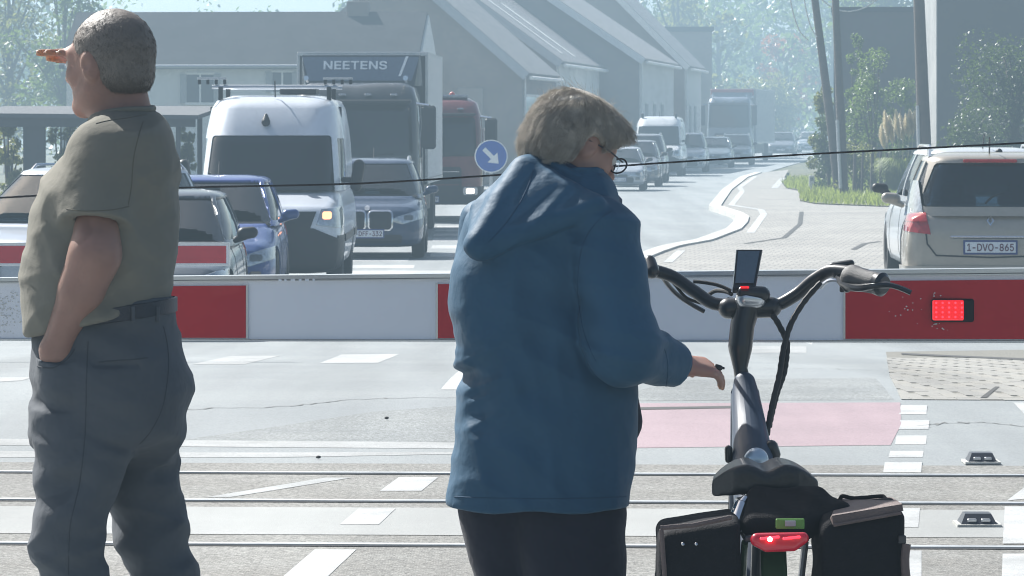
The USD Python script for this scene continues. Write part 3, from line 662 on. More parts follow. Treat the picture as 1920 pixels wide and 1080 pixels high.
# left trees and shrubs
tree('garden_tree', 'leafy sunlit tree behind the carport at the left edge', (15 - CX) / F * 205, 205, 10.5, 3.4, 5200, .13, M['leaf_b'], 11, .22, .15, nclump=44)
tree('garden_tree', 'leafy tree behind the hand of the man, in front of the house end', (118 - CX) / F * 185, 185, 8.6, 2.2, 3600, .12, M['leaf_a'], 12, .16, .2, nclump=34)
def shrub(label, px, py_top, d, halfw, n, leaf, m, seed, name='shrub', cat='shrub', group=None, py_bot=None):
    rng = np.random.default_rng(seed); x = (px - CX) / F * d; z0 = float(gz(d)) + .08; h = W(0, py_top, d)[2] - z0
    t = thing(name, label, cat, (x, d, z0), group=group)
    hw = halfw / F * d; k = 26
    zz = rng.uniform(.08, 1, k); ww = np.sqrt(np.clip(1 - (zz - .35) ** 2 / .46, .04, 1))
    cs = np.c_[rng.uniform(-1, 1, k) * hw * .75 * ww, rng.uniform(-.7, .7, k) * hw, zz * h]
    part(t, 'stem', [tube(spline([(0, 0, -.1), (c[0] * .3, c[1] * .3, c[2] * .5), c], 5), np.linspace(.05, .012, 5), 5) for c in cs[:9]], M['bark'], 40)
    part(t, 'foliage', leaves(cs, rng.uniform(.22, .42, k) * max(hw, .3), n, leaf, seed), m)
    return t
shrub('bright yellow green bush under the carport left of the man', 15, 235, 97, 40, 2200, .05, M['leaf_b'], 21)
shrub('leafy bush under the carport just left of the chest of the man', 115, 225, 97, 35, 2200, .045, M['leaf_b'], 22)
shrub('bright bush between the back of the man and the white van', 345, 232, 97, 26, 1800, .05, M['leaf_b'], 23)
shrub('dark green bush left of the white van in the shade of the carport', 300, 250, 99, 60, 1500, .05, M['leaf_c'], 24)
shrub('small pale bush between the arrow sign and the head of the woman', 985, 262, 118, 26, 1500, .06, M['leaf_b'], 25)

# ================================================================ right-hand side
b0 = W(1563, 13, 165); b1 = W(1745, 13, 165); z0 = float(gz(165))
t = thing('dark_building', 'dark brown flat topped building behind the shrubs at the right', 'building', (b0[0], 165, z0), -0.072)
part(t, 'wall', box((0, 0, 0), (b1[0] - b0[0], 12, b0[2] - z0 - .18)), M['dark_wall'])
part(t, 'roof', box((-.08, -.1, b0[2] - z0 - .18), (b1[0] - b0[0] + .05, 12.1, b0[2] - z0), .02), M['roof_dark'])
part(t, 'downpipe', tube([(.16, -.09, 0), (.16, -.09, b0[2] - z0 - .2)], .07, 8), M['dark_timber'])
b0 = W(1757, 0, 150); z0 = float(gz(150))
t = thing('dark_building', 'large dark building with a white side wall at the right edge', 'building', (b0[0], 150, z0))
part(t, 'wall', box((0.02, 0, 0), (9, 4.4, 7.2)), M['dark_wall'])
part(t, 'side_wall', box((-.02, .03, 0), (.02, 4.4, 7.2)), M['pale_wall'])
part(t, 'roof', box((-.15, -.15, 7.2), (9.1, 4.5, 7.45), .03), M['roof_dark'])
M['pole_wood'] = mat('grey_brown_pole_wood', (0.115, 0.095, 0.08), 0.85, 0, 0.4, 3)
M['galv'] = mat('galvanised_steel', (0.5, 0.52, 0.54), 0.4, 0.8)
M['wire_white'] = mat('pale_cable', (0.6, 0.6, 0.58), 0.5)
def pole(label, pix_b, pix_t, d, r, extras):
    g = W(*pix_b, d); tp = W(*pix_t, d); tp = g + (tp - g) * 1.25
    t = thing('utility_pole', label, 'utility pole', g)
    v = tp - g
    part(t, 'shaft', tube([(0, 0, -.2), *[v * k for k in (.25, .5, .75)], v], np.linspace(r * 1.1, r * .75, 5), 12), M['pole_wood'], 40)
    extras(t, v)
    return t
def exA(t, v):
    z = v[2] * .86
    part(t, 'cross_arm', box((v[0] * .86 - .75, -.18, z), (v[0] * .86 + .75, -.06, z + .1)), M['pole_wood'])
    for i, (a, b, s) in enumerate((((-.7, 0), (-.15, -1.6), .5), ((-.3, 0), (.1, -1.5), .4), ((-.2, .1), (2.2, -.1), .75), ((.2, .1), (1.6, .2), .5), ((.4, .2), (2.8, .3), .7))):
        p0 = np.array([v[0] * .86 + a[0], -.2, z + a[1]]); p1 = np.array([v[0] * .86 + b[0], -.2, z + b[1]])
        part(t, 'hanging_wire', tube(spline([p0, (p0 + p1) / 2 - [0, 0, s], p1], 12), .022, 6), M['wire_white'], 40)
pole('leaning wooden utility pole with hanging wires at the bend of the road', (1573, 350), (1528, 0), 139, .13, exA)
def exB(t, v): part(t, 'cable_guard', tube([(-.1, -.16, 0), (v[0] * .26 - .12, -.16, v[2] * .3)], .05, 8), M['galv'], 40)
pole('upright dark pole with a pale cable guard before the left edge of the dark building', (1582, 353), (1567, 12), 134, .125, exB)
def exC(t, v): part(t, 'cable_guard', tube([(-.17, -.12, 0), (v[0] * .3 - .17, -.12, v[2] * .4)], .045, 8), M['galv'], 40)
pole('thick brown utility pole beside the white wall strip above the parked cars', (1738, 396), (1723, 0), 118, .17, exC)
g = G(1522, 362)
t = thing('marker_post', 'small white roadside marker post on the grass verge', 'marker post', g)
part(t, 'post', box((-.09, -.04, 0), (.09, .04, .55), .02), M['trim_white']); part(t, 'reflector', box((-.05, -.055, .38), (.05, -.041, .48)), M['shutter'])
shr = [(1640, 95, 141, 70, 4500, .05, 'leaf_a', 'tall leafy shrub between the upright pole and the pampas grass'), (1605, 62, 145, 26, 2200, .05, 'leaf_a', 'slender tall shrub rising against the dark building'),
       (1545, 165, 150, 30, 2600, .055, 'leaf_b', 'bright bush at the foot of the leaning pole'), (1555, 225, 146, 34, 2200, .05, 'leaf_c', 'dark bush left of the upright pole'),
       (1685, 150, 143, 50, 3000, .05, 'leaf_a', 'leafy shrub behind the pampas grass'), (1610, 270, 139, 55, 2400, .045, 'leaf_b', 'low undergrowth behind the fence posts'), (1690, 275, 139, 50, 2000, .045, 'leaf_c', 'dark undergrowth under the pampas grass')]
for i, (px, py, d, hw, n, lf, m, lab) in enumerate(shr): shrub(lab, px, py, d, hw, n, lf, M[m], 40 + i, group='shrubs on the right bank')
tree('bank_tree', 'large dark leafy tree in front of the building at the right edge', (1900 - CX) / F * 128, 128, 4.3, 1.75, 9000, .055, M['leaf_c'], 61, .14, .12, nclump=60)
tree('bank_tree', 'dark leafy bush rising behind the roofs of the parked cars', (1830 - CX) / F * 126, 126, 2.6, 1.25, 5000, .05, M['leaf_c'], 62, .08, .1, nclump=40)
# fence posts
for i, (px, w, lab) in enumerate(((1601, .10, 'leftmost of the thin wooden posts beside the upright pole'), (1616, .08, 'thin wooden post second from the upright pole'), (1634, .11, 'wooden post below the left end of the pampas grass'), (1650, .09, 'wooden post below the middle of the pampas grass'), (1662, .07, 'rightmost of the thin wooden posts beside the parked cars'))):
    z0 = gz(136) + .05
    t = single('wooden_post', tube([((px - CX) / F * 136, 136, z0), ((px - CX) / F * 136 + .03, 136, z0 + 1.25 + .1 * (i % 2))], [w / 2, w / 2.4], 8), M['pole_wood'], lab, 'post', 40, 'wooden posts under the shrubs')
# pampas grass
rng = np.random.default_rng(8)
t = thing('pampas_grass', 'clump of cream feathery pampas grass above the parked cars', 'plant', ((1688 - CX) / F * 136, 136, float(gz(136))))
M['plume'] = leaf_mat('cream_plumes', (0.80, 0.74, 0.58), (0.85, 0.78, 0.56), (0.72, 0.64, 0.48), 2.0)
M['stalk'] = mat('dry_stalk', (0.33, 0.3, 0.16), 0.8)
st = []
for i, (px, yt, yb) in enumerate(((1655, 238, 282), (1663, 212, 268), (1672, 222, 270), (1682, 211, 262), (1691, 218, 266), (1701, 218, 260), (1709, 210, 256), (1718, 212, 250))):
    a = W(px + 3, yb, 136) - [t.loc[0], 136, t.loc[2]]; b = W(px - 3, yt, 136) - [t.loc[0], 136, t.loc[2]]
    a[1] = b[1] = rng.uniform(-.3, .3)
    n = 900; s = rng.uniform(0, 1, n); wd = .15 * np.sin(np.pi * np.clip(s * .85 + .12, 0, 1)); an = rng.uniform(0, 2 * np.pi, n)
    p = a + (b - a) * s[:, None]; q = p + np.c_[np.cos(an) * wd, np.sin(an) * wd, np.full(n, .05)] + (b - a) * .08
    sd = np.c_[-np.sin(an), np.cos(an), np.zeros(n)] * .018
    v = np.stack([p - sd, p + sd, q], 1).reshape(-1, 3)
    part(t, 'plume', (v, np.arange(3 * n).reshape(-1, 3)), M['plume'])
    st.append(tube(spline([(a[0] * .3, a[1] * .4, 0), (a + [a[0] * .3, 0, 0]) * [.6, .6, .5], a], 5), .01, 5))
part(t, 'stalks', st, M['stalk'], 40)
n = 900; s = rng.uniform(0, 2 * np.pi, n); r0 = rng.uniform(0, .25, n); ln = rng.uniform(.6, 1.2, n)
p = np.c_[np.cos(s) * r0, np.sin(s) * r0, np.zeros(n)]; md = p + np.c_[np.cos(s) * ln * .35, np.sin(s) * ln * .35, ln]; e = md + np.c_[np.cos(s) * ln * .4, np.sin(s) * ln * .4, -ln * .25]
sd = np.c_[-np.sin(s), np.cos(s), np.zeros(n)] * .012
v = np.stack([p - sd, p + sd, md + sd, md - sd, e], 1).reshape(-1, 3); q = np.arange(n)[:, None] * 5
part(t, 'leaves', (v, np.vstack([q + [0, 1, 2], q + [0, 2, 3], q + [3, 2, 4]])), M['grass'])
# arrow sign
g = W(921, 293, 88); z0 = float(gz(88))
t = thing('arrow_sign', 'round blue sign with a white arrow pointing down right', 'road sign', (g[0], 88, z0), 0.06)
zc = g[2] - z0; Rr = 31 / F * 88
M['sign_blue'] = mat('sign_blue', (0.03, 0.11, 0.42), 0.4, coat=0.3); M['sign_white'] = mat('sign_white', (0.78, 0.8, 0.8), 0.45)
disc = lambda r, y0, y1: prism(sg.Point(0, zc).buffer(r, 24), 'y', y0, y1)
part(t, 'plate', disc(Rr, 0, .02), M['sign_white']); part(t, 'face', disc(Rr * .93, -.006, 0), M['sign_blue'])
ar = sg.Polygon([(-.62, -.13), (.1, -.13), (.1, -.42), (.62, 0), (.1, .42), (.1, .13), (-.62, .13)])
ar = sg.Polygon([(.075 + x * 0, 0) for x in ()] or [((x * math.cos(-.785) - y * math.sin(-.785)) * Rr * 1.02, zc + (x * math.sin(-.785) + y * math.cos(-.785)) * Rr * 1.02) for x, y in ar.exterior.coords[:-1]])
part(t, 'arrow', prism(ar, 'y', -.012, -.006), M['sign_white'])
part(t, 'post', tube([(0, .05, 0), (0, .05, zc + Rr * .8)], .03, 10), M['galv'], 40)
# ================================================================ vehicles
M['tyre'] = mat('tyre_rubber', (0.025, 0.025, 0.027), 0.8, 0, 0.2, 20)
M['rim'] = mat('alloy_rim', (0.55, 0.56, 0.58), 0.3, 0.9)
M['black_plastic'] = mat('black_plastic', (0.016, 0.017, 0.02), 0.5, 0, 0.2, 10, spec=0.35)
M['interior'] = mat('dark_interior', (0.035, 0.037, 0.042), 0.8)
M['chrome'] = mat('chrome_trim', (0.75, 0.76, 0.78), 0.12, 1.0)
M['lamp_clear'] = mat('headlamp_lens', (0.55, 0.58, 0.62), 0.06, 0.7, 0.5, 25, coat=1.0)
M['lamp_dark'] = mat('headlamp_housing', (0.08, 0.085, 0.095), 0.12, 0.3, coat=1.0)
M['lamp_red'] = mat('tail_lamp_red', (0.42, 0.02, 0.025), 0.15, 0, 0.3, 30, coat=1.0)
M['lamp_white_lit'] = mat('lit_headlamp', (0.9, 0.85, 0.75), 0.3, emit=(1.0, 0.86, 0.66), es=2.6)
M['lamp_amber_lit'] = mat('lit_indicator', (0.9, 0.5, 0.3), 0.3, emit=(1.0, 0.36, 0.16), es=1.3)
M['plate_white'] = mat('number_plate', (0.62, 0.66, 0.7), 0.5); M['plate_ink'] = mat('number_plate_ink', (0.10, 0.03, 0.06), 0.5); M['plate_rim'] = mat('number_plate_rim', (0.03, 0.05, 0.18), 0.5)
M['pane'] = pane_mat('window_pane', (0.30, 0.43, 0.50))
M['pane_dark'] = pane_mat('tinted_window_pane', (0.10, 0.15, 0.18))
paints = {}
def paint(c, metal=0.25):
    k = (tuple(c), metal)
    if k not in paints: paints[k] = mat('car_paint_%d' % len(paints), c, 0.34, metal, coat=0.6, var=0.06, spec=0.35, vs=30)
    return paints[k]
def ring(w, zl, zt, prof):
    r = [(w * a, zl + (zt - zl) * b) for a, b in prof]
    return np.array(r + [(-x, z) for x, z in r[::-1]])
PROF = [(.55, 0), (.84, .02), (.95, .09), (.99, .24), (1, .42), (.99, .62), (.965, .80), (.92, .92), (.80, .985), (.45, 1.0)]
def loft_body(st, prof=PROF):
    """st: (y, half width, z low, z top)."""
    st = np.array(st); n = 46
    yy = np.unique(np.r_[np.linspace(st[0, 0], st[-1, 0], n), st[:, 0]])
    fi = PchipInterpolator(st[:, 0], st[:, 1:], axis=0)
    v, k = [], 2 * len(prof)
    for y in yy:
        w, zl, zt = fi(y); r = ring(w, zl, zt, prof); v.append(np.c_[r[:, 0], np.full(k, y), r[:, 1]])
    m = len(yy); v.append(np.array([[0, yy[0], np.mean(v[0][:, 2])], [0, yy[-1], np.mean(v[m - 1][:, 2])]])); V = np.vstack(v); f = []
    for i in range(m - 1):
        for j in range(k):
            a, b = i * k + j, i * k + (j + 1) % k
            f += [[a, b, b + k], [a, b + k, a + k]]
    for j in range(k): f += [[m * k, (j + 1) % k, j], [m * k + 1, (m - 1) * k + j, (m - 1) * k + (j + 1) % k]]
    return to_m3((V, np.array(f)))
def hull_rings(rings, e=5.0, n=44):
    """Convex solid from horizontal rounded rectangles (z, y front, y rear, half width)."""
    a = np.arange(n) * 2 * np.pi / n; pts = []
    for z, y0, y1, w in rings:
        c, s = np.cos(a), np.sin(a)
        pts.append(np.c_[w * np.sign(s) * np.abs(s) ** (2 / e), (y0 + y1) / 2 + (y1 - y0) / 2 * np.sign(c) * np.abs(c) ** (2 / e), np.full(n, z)])
    return m3.Manifold.hull_points(np.vstack(pts))
def scaled(m, s, c): return m.translate([-float(x) for x in c]).scale([float(x) for x in s]).translate([float(x) for x in c])
def bounds(m): b = m.bounding_box(); return np.array(b[:3]), np.array(b[3:])
def grown(m, e):
    lo, hi = bounds(m); c = (lo + hi) / 2; return scaled(m, (hi - lo + 2 * e) / (hi - lo), c)
def decal(body, poly, axis, a, b, e=0.006):
    """A thin panel that follows the body's surface inside a prism."""
    return (grown(body, e) ^ to_m3(prism(poly, axis, a, b))) - grown(body, -0.004)
def mirror_poly(p): return [(-x, z) for x, z in p][::-1]
def wheel(t, x, y, r, w, side):
    prof = np.array([(r * .62, -w * .42), (r * .80, -w * .5), (r * .95, -w * .46), (r, -w * .3), (r, w * .3), (r * .95, w * .46), (r * .80, w * .5), (r * .62, w * .42)])
    ty = trimesh.creation.revolve(np.vstack([prof, prof[:1]]), sections=28); ty.apply_transform(trimesh.transformations.rotation_matrix(np.pi / 2, [0, 1, 0])); ty.apply_translation([x, y, r])
    rim = trimesh.creation.cylinder(r * .63, w * .5, sections=24); rp = [rim]
    for k in range(5):
        b = trimesh.creation.box([r * .5, r * .16, w * .06]); b.apply_translation([r * .34, 0, side * w * .3]); b.apply_transform(trimesh.transformations.rotation_matrix(k * 2 * np.pi / 5, [0, 0, 1])); rp.append(b)
    rm = trimesh.util.concatenate(rp); rm.apply_transform(trimesh.transformations.rotation_matrix(np.pi / 2, [0, 1, 0])); rm.apply_translation([x, y, r])
    q = part(t, 'wheel', ty, M['tyre'], 40); part(q, 'rim', rm, M['rim'])
def seat(x, y, z): return [tm(balls([((x - .18, y, z + .1), .07), ((x + .18, y, z + .1), .07)], 10)), box((x - .23, y - .06, z - .3), (x + .23, y + .07, z + .05), .04), box((x - .13, y - .04, z + .12), (x + .13, y + .04, z + .30), .035)]
def plate(t, x, y, z, face, text, w=.52, h=.11, rot=0):
    """Number plate on the front (face=-1) or rear (face=+1)."""
    q = part(t, 'number_plate', box((x - w / 2 - .02, min(y, y + face * .012), z - h / 2 - .02), (x + w / 2 + .02, max(y, y + face * .012), z + h / 2 + .02), .003), M['plate_rim'])
    part(q, 'plate_face', box((x - w / 2, min(y + face * .012, y + face * .016), z - h / 2), (x + w / 2, max(y + face * .012, y + face * .016), z + h / 2)), M['plate_white'])
    tx = meshkit.text_mesh(text, h * .66, .003, bold=True); lo, hi = tx.bounds; tx.apply_translation([-(lo[0] + hi[0]) / 2, -(lo[1] + hi[1]) / 2, 0]); s = min(1.0, w * .93 / (hi[0] - lo[0])); tx.apply_scale([s, 1, 1])
    v = tx.vertices; nv = np.c_[x - face * v[:, 0], y + face * (.016 + v[:, 2]), z + v[:, 1]]
    part(q, 'plate_text', trimesh.Trimesh(nv, tx.faces if face < 0 else tx.faces, process=False), M['plate_ink'])
def car(name, label, cat, loc, rotz, L, Wd, H, col, style='hatch', group=None, text=None, grille='bar', lit=None, detail=True, pane=None, roofcol=None, bonnet=.72):
    t = thing(name, label, cat, loc, rotz, group)
    w = Wd / 2; P = paint(col); suv = style in ('suv', 'mpv'); belt = H * (.62 if suv else .635); hoodz = H * (.55 if not suv else .585)
    cowl = .28 * L if not suv else .25 * L
    tail = 'sedan' == style
    st = [(0, w * .66, .30, hoodz * .70), (.06, w * .80, .22, hoodz * .80), (.22, w * .92, .19, hoodz * .90), (.55, w * .985, .18, hoodz * .97), (cowl, w, .18, belt - .02), (cowl + .5, w, .18, belt),
          (L * .72, w, .18, belt + .03), (L - .5, w * .985, .20, belt + .04), (L - .14, w * .93, .25, belt + (.0 if not tail else .02)), (L - .03, w * .84, .32, belt - .10), (L, w * .74, .36, belt - .2)]
    body = loft_body(st)
    wr = H * .222 if not suv else H * .205; ya, yb = .19 * L + .05, L * .80
    cuts = [m3.Manifold.cylinder(.36, wr * 1.13, wr * 1.13, 32).rotate([0, 90, 0]).translate([s * w - (.36 if s > 0 else 0) + s * .06, y, wr]) for s in (-1, 1) for y in (ya, yb)]
    for c in cuts: body = body - c
    wb = w * .955
    if style == 'sedan': yr0, yr1 = L * .93, L * .74
    elif style == 'mpv': yr0, yr1 = L - .04, L - .28
    elif style == 'suv': yr0, yr1 = L - .05, L - .36
    else: yr0, yr1 = L - .06, L - .48
    yw0, yw1 = cowl - .08, cowl + (.95 if not suv else .82)
    zr = H - .05
    def sec(u): 
        e = u ** 1.25
        return (belt - .03 + (zr - belt + .03) * u, yw0 + (yw1 - yw0) * u, yr0 + (yr1 - yr0) * e, wb * (1 - .22 * u ** 1.5))
    rings = [sec(u) for u in (0, .2, .4, .6, .8, .93, 1.0)]
    zt, f0, r0, ww = rings[-1]
    rings += [(zr + .028, f0 + .10, r0 - .10, ww * .9), (H, f0 + .5, r0 - .45, ww * .62)]
    gh = hull_rings(rings)
    inner = grown(gh, -.045)
    zb = belt + .035; ztop = zr - .035
    uw = lambda z: np.clip((z - belt + .03) / (zr - belt + .03), 0, 1)
    wf = lambda z, m: wb * (1 - .22 * uw(z) ** 1.5) - m
    zc0 = belt + .0
    fr = sg.Polygon([(-wf(zc0, .075), zc0), (wf(zc0, .075), zc0), (wf(ztop, .10), ztop), (-wf(ztop, .10), ztop)]).buffer(-.03).buffer(.03, 4)
    rr = sg.Polygon([(-wf(zb, .13), zb + .03), (wf(zb, .13), zb + .03), (wf(ztop, .14), ztop - .02), (-wf(ztop, .14), ztop - .02)]).buffer(-.06).buffer(.06, 5)
    yA = lambda z: yw0 + (yw1 - yw0) * uw(z); yR = lambda z: yr0 + (yr1 - yr0) * uw(z) ** 1.25
    ym = (yw1 + yr1) / 2 - .1; bp = .05
    sides = [sg.Polygon([(yA(zb) + .22, zb), (ym - bp, zb), (ym - bp, ztop), (yA(ztop) + .16, ztop)]).buffer(-.02).buffer(.02, 3),
             sg.Polygon([(ym + bp, zb), (yR(zb) - .42, zb), (yR(ztop) - .34, ztop), (ym + bp, ztop)]).buffer(-.02).buffer(.02, 3)]
    if suv: sides.append(sg.Polygon([(yR(zb) - .34, zb + .04), (yR(zb) - .16, zb + .08), (yR(ztop) - .16, ztop - .03), (yR(ztop) - .26, ztop)]))
    pf, pr = to_m3(prism(fr, 'y', yw0 - .5, ym)), to_m3(prism(rr, 'y', ym + .2, L + .5))
    ps = [to_m3(prism(s_, 'x', -w - .5, w + .5)) for s_ in sides]
    lower_cut = to_m3(box((-w, -1, 0), (w, L + 1, belt - .035)))
    shell = gh - inner - lower_cut
    for q in [pf, pr] + ps: shell = shell - q
    skin = grown(gh, -.012) - grown(gh, -.020)
    pm = pane or M['pane']
    part(t, 'body', body, P, 35)
    part(t, 'cabin_frame', shell, roofcol or P, 35)
    part(t, 'windscreen', skin ^ pf, pm, 35)
    part(t, 'rear_window', skin ^ pr, pm, 35)
    for q in ps: part(t, 'side_windows', skin ^ q, pm, 35)
    if detail:
        ins = seat(-.36, cowl + 1.25, belt) + seat(.36, cowl + 1.25, belt) + seat(-.38, cowl + 2.15, belt - .04) + seat(.38, cowl + 2.15, belt - .04)
        ins += [box((-w * .86, cowl + .1, belt - .04), (w * .86, cowl + .5, belt + .02), .03), box((-w * .88, cowl + .5, belt - .10), (w * .88, L - .25, belt - .03)), box((-.1, cowl + .75, ztop - .10), (.1, cowl + .79, ztop - .03), .01)]
        part(t, 'interior', ins, M['interior'])
    for s in (-1, 1):
        for y in (ya, yb): wheel(t, s * (w - .11), y, wr, .205, s)
        mz = belt + .10; my = cowl + .36
        part(t, 'mirror', balls([((s * (w - .02), my + .02, belt + .03), .03), ((s * (w + .07), my, mz - .02), .05)], 12) + m3.Manifold.hull(balls([((s * (w + .06), my, mz), .065), ((s * (w + .15), my + .02, mz + .01), .06)], 14)), M['black_plastic'] if not roofcol and grille != 'kidney' and 'seen from behind' not in label else P, 40)
        part(t, 'door_seams', [m for m in (decal(body, sg.box(ym - .006, .32, ym + .006, belt - .03), 'x', *sorted((s * .3, s * (w + .3))), e=.003), decal(body, sg.box(yw0 + .55, .32, yw0 + .562, belt - .03), 'x', *sorted((s * .3, s * (w + .3))), e=.003)) if m.volume() > 0], M['black_plastic'])
    # face
    hz = hoodz * .66
    hl = {'hatch': [(w * .40, hz - .01), (w * .62, hz - .06), (w * .97, hz + .03), (w * .96, hz + .17), (w * .84, hz + .15), (w * .52, hz + .06)], 'bar': None}['hatch']
    hl = [(x, z) for x, z in hl]
    for s in (1, -1):
        q = part(t, 'headlight', decal(body, hl if s > 0 else mirror_poly(hl), 'y', -.3, .75, .008), M['lamp_clear'], 35)
        c = (w * .73, hz + .045)
        d2 = decal(body, sg.Polygon(rrect(s * c[0], c[1], .075, .04, .03)), 'y', -.3, .75, .011)
        part(q, 'lamp', d2, M['lamp_white_lit'] if lit in ('both', s) else M['lamp_dark'])
    gl, gh_ = hz - .36, hz - .04
    if grille == 'kidney':
        for s in (1, -1):
            g_ = rrect(s * .215, hz + .0, .19, .155, .07)
            q = part(t, 'grille', decal(body, g_, 'y', -.3, .5, .012), M['black_plastic'], 35)
            part(q, 'grille_frame', decal(body, g_.buffer(.016).difference(g_.buffer(-.012)), 'y', -.3, .5, .018), M['chrome'], 35)
        part(t, 'badge', decal(body, sg.Point(0, hz + .20).buffer(.042), 'y', -.3, .6, .014), M['lamp_clear'])
        part(t, 'lower_intake', decal(body, rrect(0, .32, w * .62, .07, .04), 'y', -.3, .5, .008), M['black_plastic'])
        zp = hz - .21
    else:
        part(t, 'grille', decal(body, rrect(0, hz - .02, w * .36, .045, .03), 'y', -.3, .5, .008), M['black_plastic'], 35)
        part(t, 'lower_intake', decal(body, rrect(0, .36, w * .58, .085, .05), 'y', -.3, .5, .008), M['black_plastic'], 35)
        part(t, 'badge', decal(body, sg.Point(0, hz + .05).buffer(.045), 'y', -.3, .5, .014), M['chrome'])
        zp = hz - .14
        for s in (1, -1): part(t, 'fog_lamp', decal(body, rrect(s * w * .72, .40, .07, .05, .03), 'y', -.3, .6, .009), M['lamp_dark'])
    plate(t, 0, -.02, zp, -1, text or '1-AXB-402')
    for s in (1, -1):
        zl = belt - .16
        tl = [(w * .66, zl - .06), (w * 1.02, zl - .02), (w * 1.02, zl + .12), (w * .70, zl + .10)]
        part(t, 'tail_light', decal(body, tl if s > 0 else mirror_poly(tl), 'y', L - .6, L + .4, .008), M['lamp_red'])
    if suv:
        for s in (1, -1): part(t, 'roof_rail', tube(spline([(s * ww * .9, f0 + .35, zr + .0), (s * ww * .9, f0 + .5, zr + .075), (s * ww * .9, r0 - .4, zr + .075), (s * ww * .9, r0 - .22, zr)], 12), .018, 6), M['chrome'], 40)
    part(t, 'antenna', tube([(0, r0 - .35, H - .02), (0, r0 - .15, H + .16)], .008, 6), M['black_plastic'])
    t.info = dict(body=body, w=w, L=L, belt=belt, H=H, gh=gh, zr=zr)
    return t
def at(px, d, z=None): return ((px - CX) / F * d, d, float(gz(d)) + 0.004)

car('car', 'dark grey car at the head of the queue, half hidden behind the man', 'car', at(262, 47), 0.0, 4.25, 1.76, 1.46, (0.05, 0.065, 0.085), 'hatch', 'cars queuing at the crossing', '1-HKD-517')
car('car', 'deep blue car with blue mirrors just in front of the white van', 'car', at(378, 55.5), 0.0, 4.0, 1.74, 1.55, (0.010, 0.05, 0.20), 'hatch', 'cars queuing at the crossing', '1-PGB-208', roofcol=paint((0.03, 0.07, 0.27)))
bm = car('car', 'dark blue car with twin rounded grilles between the white van and the box truck', 'car', at(688, 76), 0.0, 4.39, 1.83, 1.60, (0.008, 0.032, 0.085), 'suv', 'cars queuing at the crossing', '1-DFF-332', grille='kidney')
car('car', 'pale silver car with a black mirror at the left edge', 'car', at(-42, 53), -0.42, 4.3, 1.80, 1.68, (0.33, 0.37, 0.43), 'mpv', None, '1-TRA-940')
far_cars = [(1158, 150, 4.2, 1.75, 1.40, (0.35, 0.38, 0.42), 'hatch', 'pale car partly hidden by the face of the woman, nearest of the far queue', .05), (1188, 160, 4.4, 1.78, 1.57, (0.12, 0.13, 0.15), 'hatch', 'dark car second behind the face of the woman in the far queue', .06),
            (1200, 171, 4.5, 1.84, 1.76, (0.16, 0.17, 0.19), 'suv', 'tall dark car just in front of the far white van', .07), (1285, 206, 4.4, 1.82, 1.72, (0.45, 0.47, 0.5), 'suv', 'pale tall car half hidden behind the right side of the far van', .08),
            (1337, 226, 4.2, 1.76, 1.48, (0.10, 0.13, 0.16), 'hatch', 'dark small car alone in the middle of the far queue', .09), (1377, 240, 4.4, 1.80, 1.58, (0.13, 0.16, 0.18), 'mpv', 'dark car just in front of the far red topped truck', .09),
            (1464, 300, 4.4, 1.80, 1.55, (0.14, 0.15, 0.18), 'hatch', 'hazy dark car right of the far truck', .10), (1516, 335, 4.4, 1.80, 1.5, (0.42, 0.44, 0.46), 'sedan', 'farthest pale car beside the bush at the bend', .12)]
for px, d, L_, w_, h_, c, sty, lab, yw in far_cars: car('car', lab, 'car', at(px, d), -yw, L_, w_, h_, c, sty, 'cars queuing at the crossing', '1-AKC-118')

# grey people carrier seen from behind, and the dark car ahead of it
g = at(1857, 49)
APZ = -.456
mp = car('car', 'grey beige people carrier seen from behind at the right edge', 'car', (g[0] + .374, 49 + 4.545, APZ), math.pi - .082, 4.56, 1.86, 1.64, (0.36, 0.33, 0.285), 'mpv', 'cars leaving the crossing on the right', '1-DVO-865')
i = mp.info; Lr, w = i['L'], i['w']
plate(mp, 0, Lr + .004, .665, 1, '1-DVO-865')
part(mp, 'handle_bar', box((-.42, Lr - .06, .755), (.42, Lr + .012, .785), .012), M['chrome'])
dz = .94; dm = sg.Polygon([(0, dz + .055), (.04, dz), (0, dz - .055), (-.04, dz)])
part(mp, 'badge', decal(i['body'], dm.difference(dm.buffer(-.014)), 'y', Lr - .5, Lr + .4, .014), M['chrome'])
gl = i['gh']
for s in (1, -1):
    z0 = .93; tl = [(s * w * .70, z0), (s * w * 1.06, z0), (s * w * 1.02, z0 + .12), (s * w * .72, z0 + .12)]
    part(mp, 'tail_light', decal(i['body'], tl if s > 0 else tl[::-1], 'y', Lr - .7, Lr + .4, .014), M['lamp_red'], 35)
    tl2 = [(s * w * .745, z0 + .05), (s * w * 1.0, z0 + .05), (s * w * .86, z0 + .42), (s * w * .80, z0 + .42)]
    part(mp, 'tail_light_clear', decal(gl, tl2 if s > 0 else tl2[::-1], 'y', Lr - .9, Lr + .4, .010), M['lamp_clear'], 35)
    sm = sg.LineString([(s * w * .73, .93), (s * w * .70, .70), (s * w * .60, .58), (0, .56)]).buffer(.008)
    part(mp, 'tailgate_seam', decal(i['body'], sm, 'y', Lr - .8, Lr + .4, .004), M['black_plastic'])
part(mp, 'bumper', decal(i['body'], sg.box(-w * 1.1, .28, w * 1.1, .47), 'y', Lr - .6, Lr + .4, .03), paint((0.36, 0.335, 0.30)), 35)
part(mp, 'brake_light', box((-.28, Lr - .33, 1.54), (.28, Lr - .22, 1.575), .01), M['lamp_red'])
part(mp, 'roof_knob', balls([((-.12, Lr - 1.6, 1.60), .05), ((-.12, Lr - 1.55, 1.64), .04)], 12), M['black_plastic'], 40)
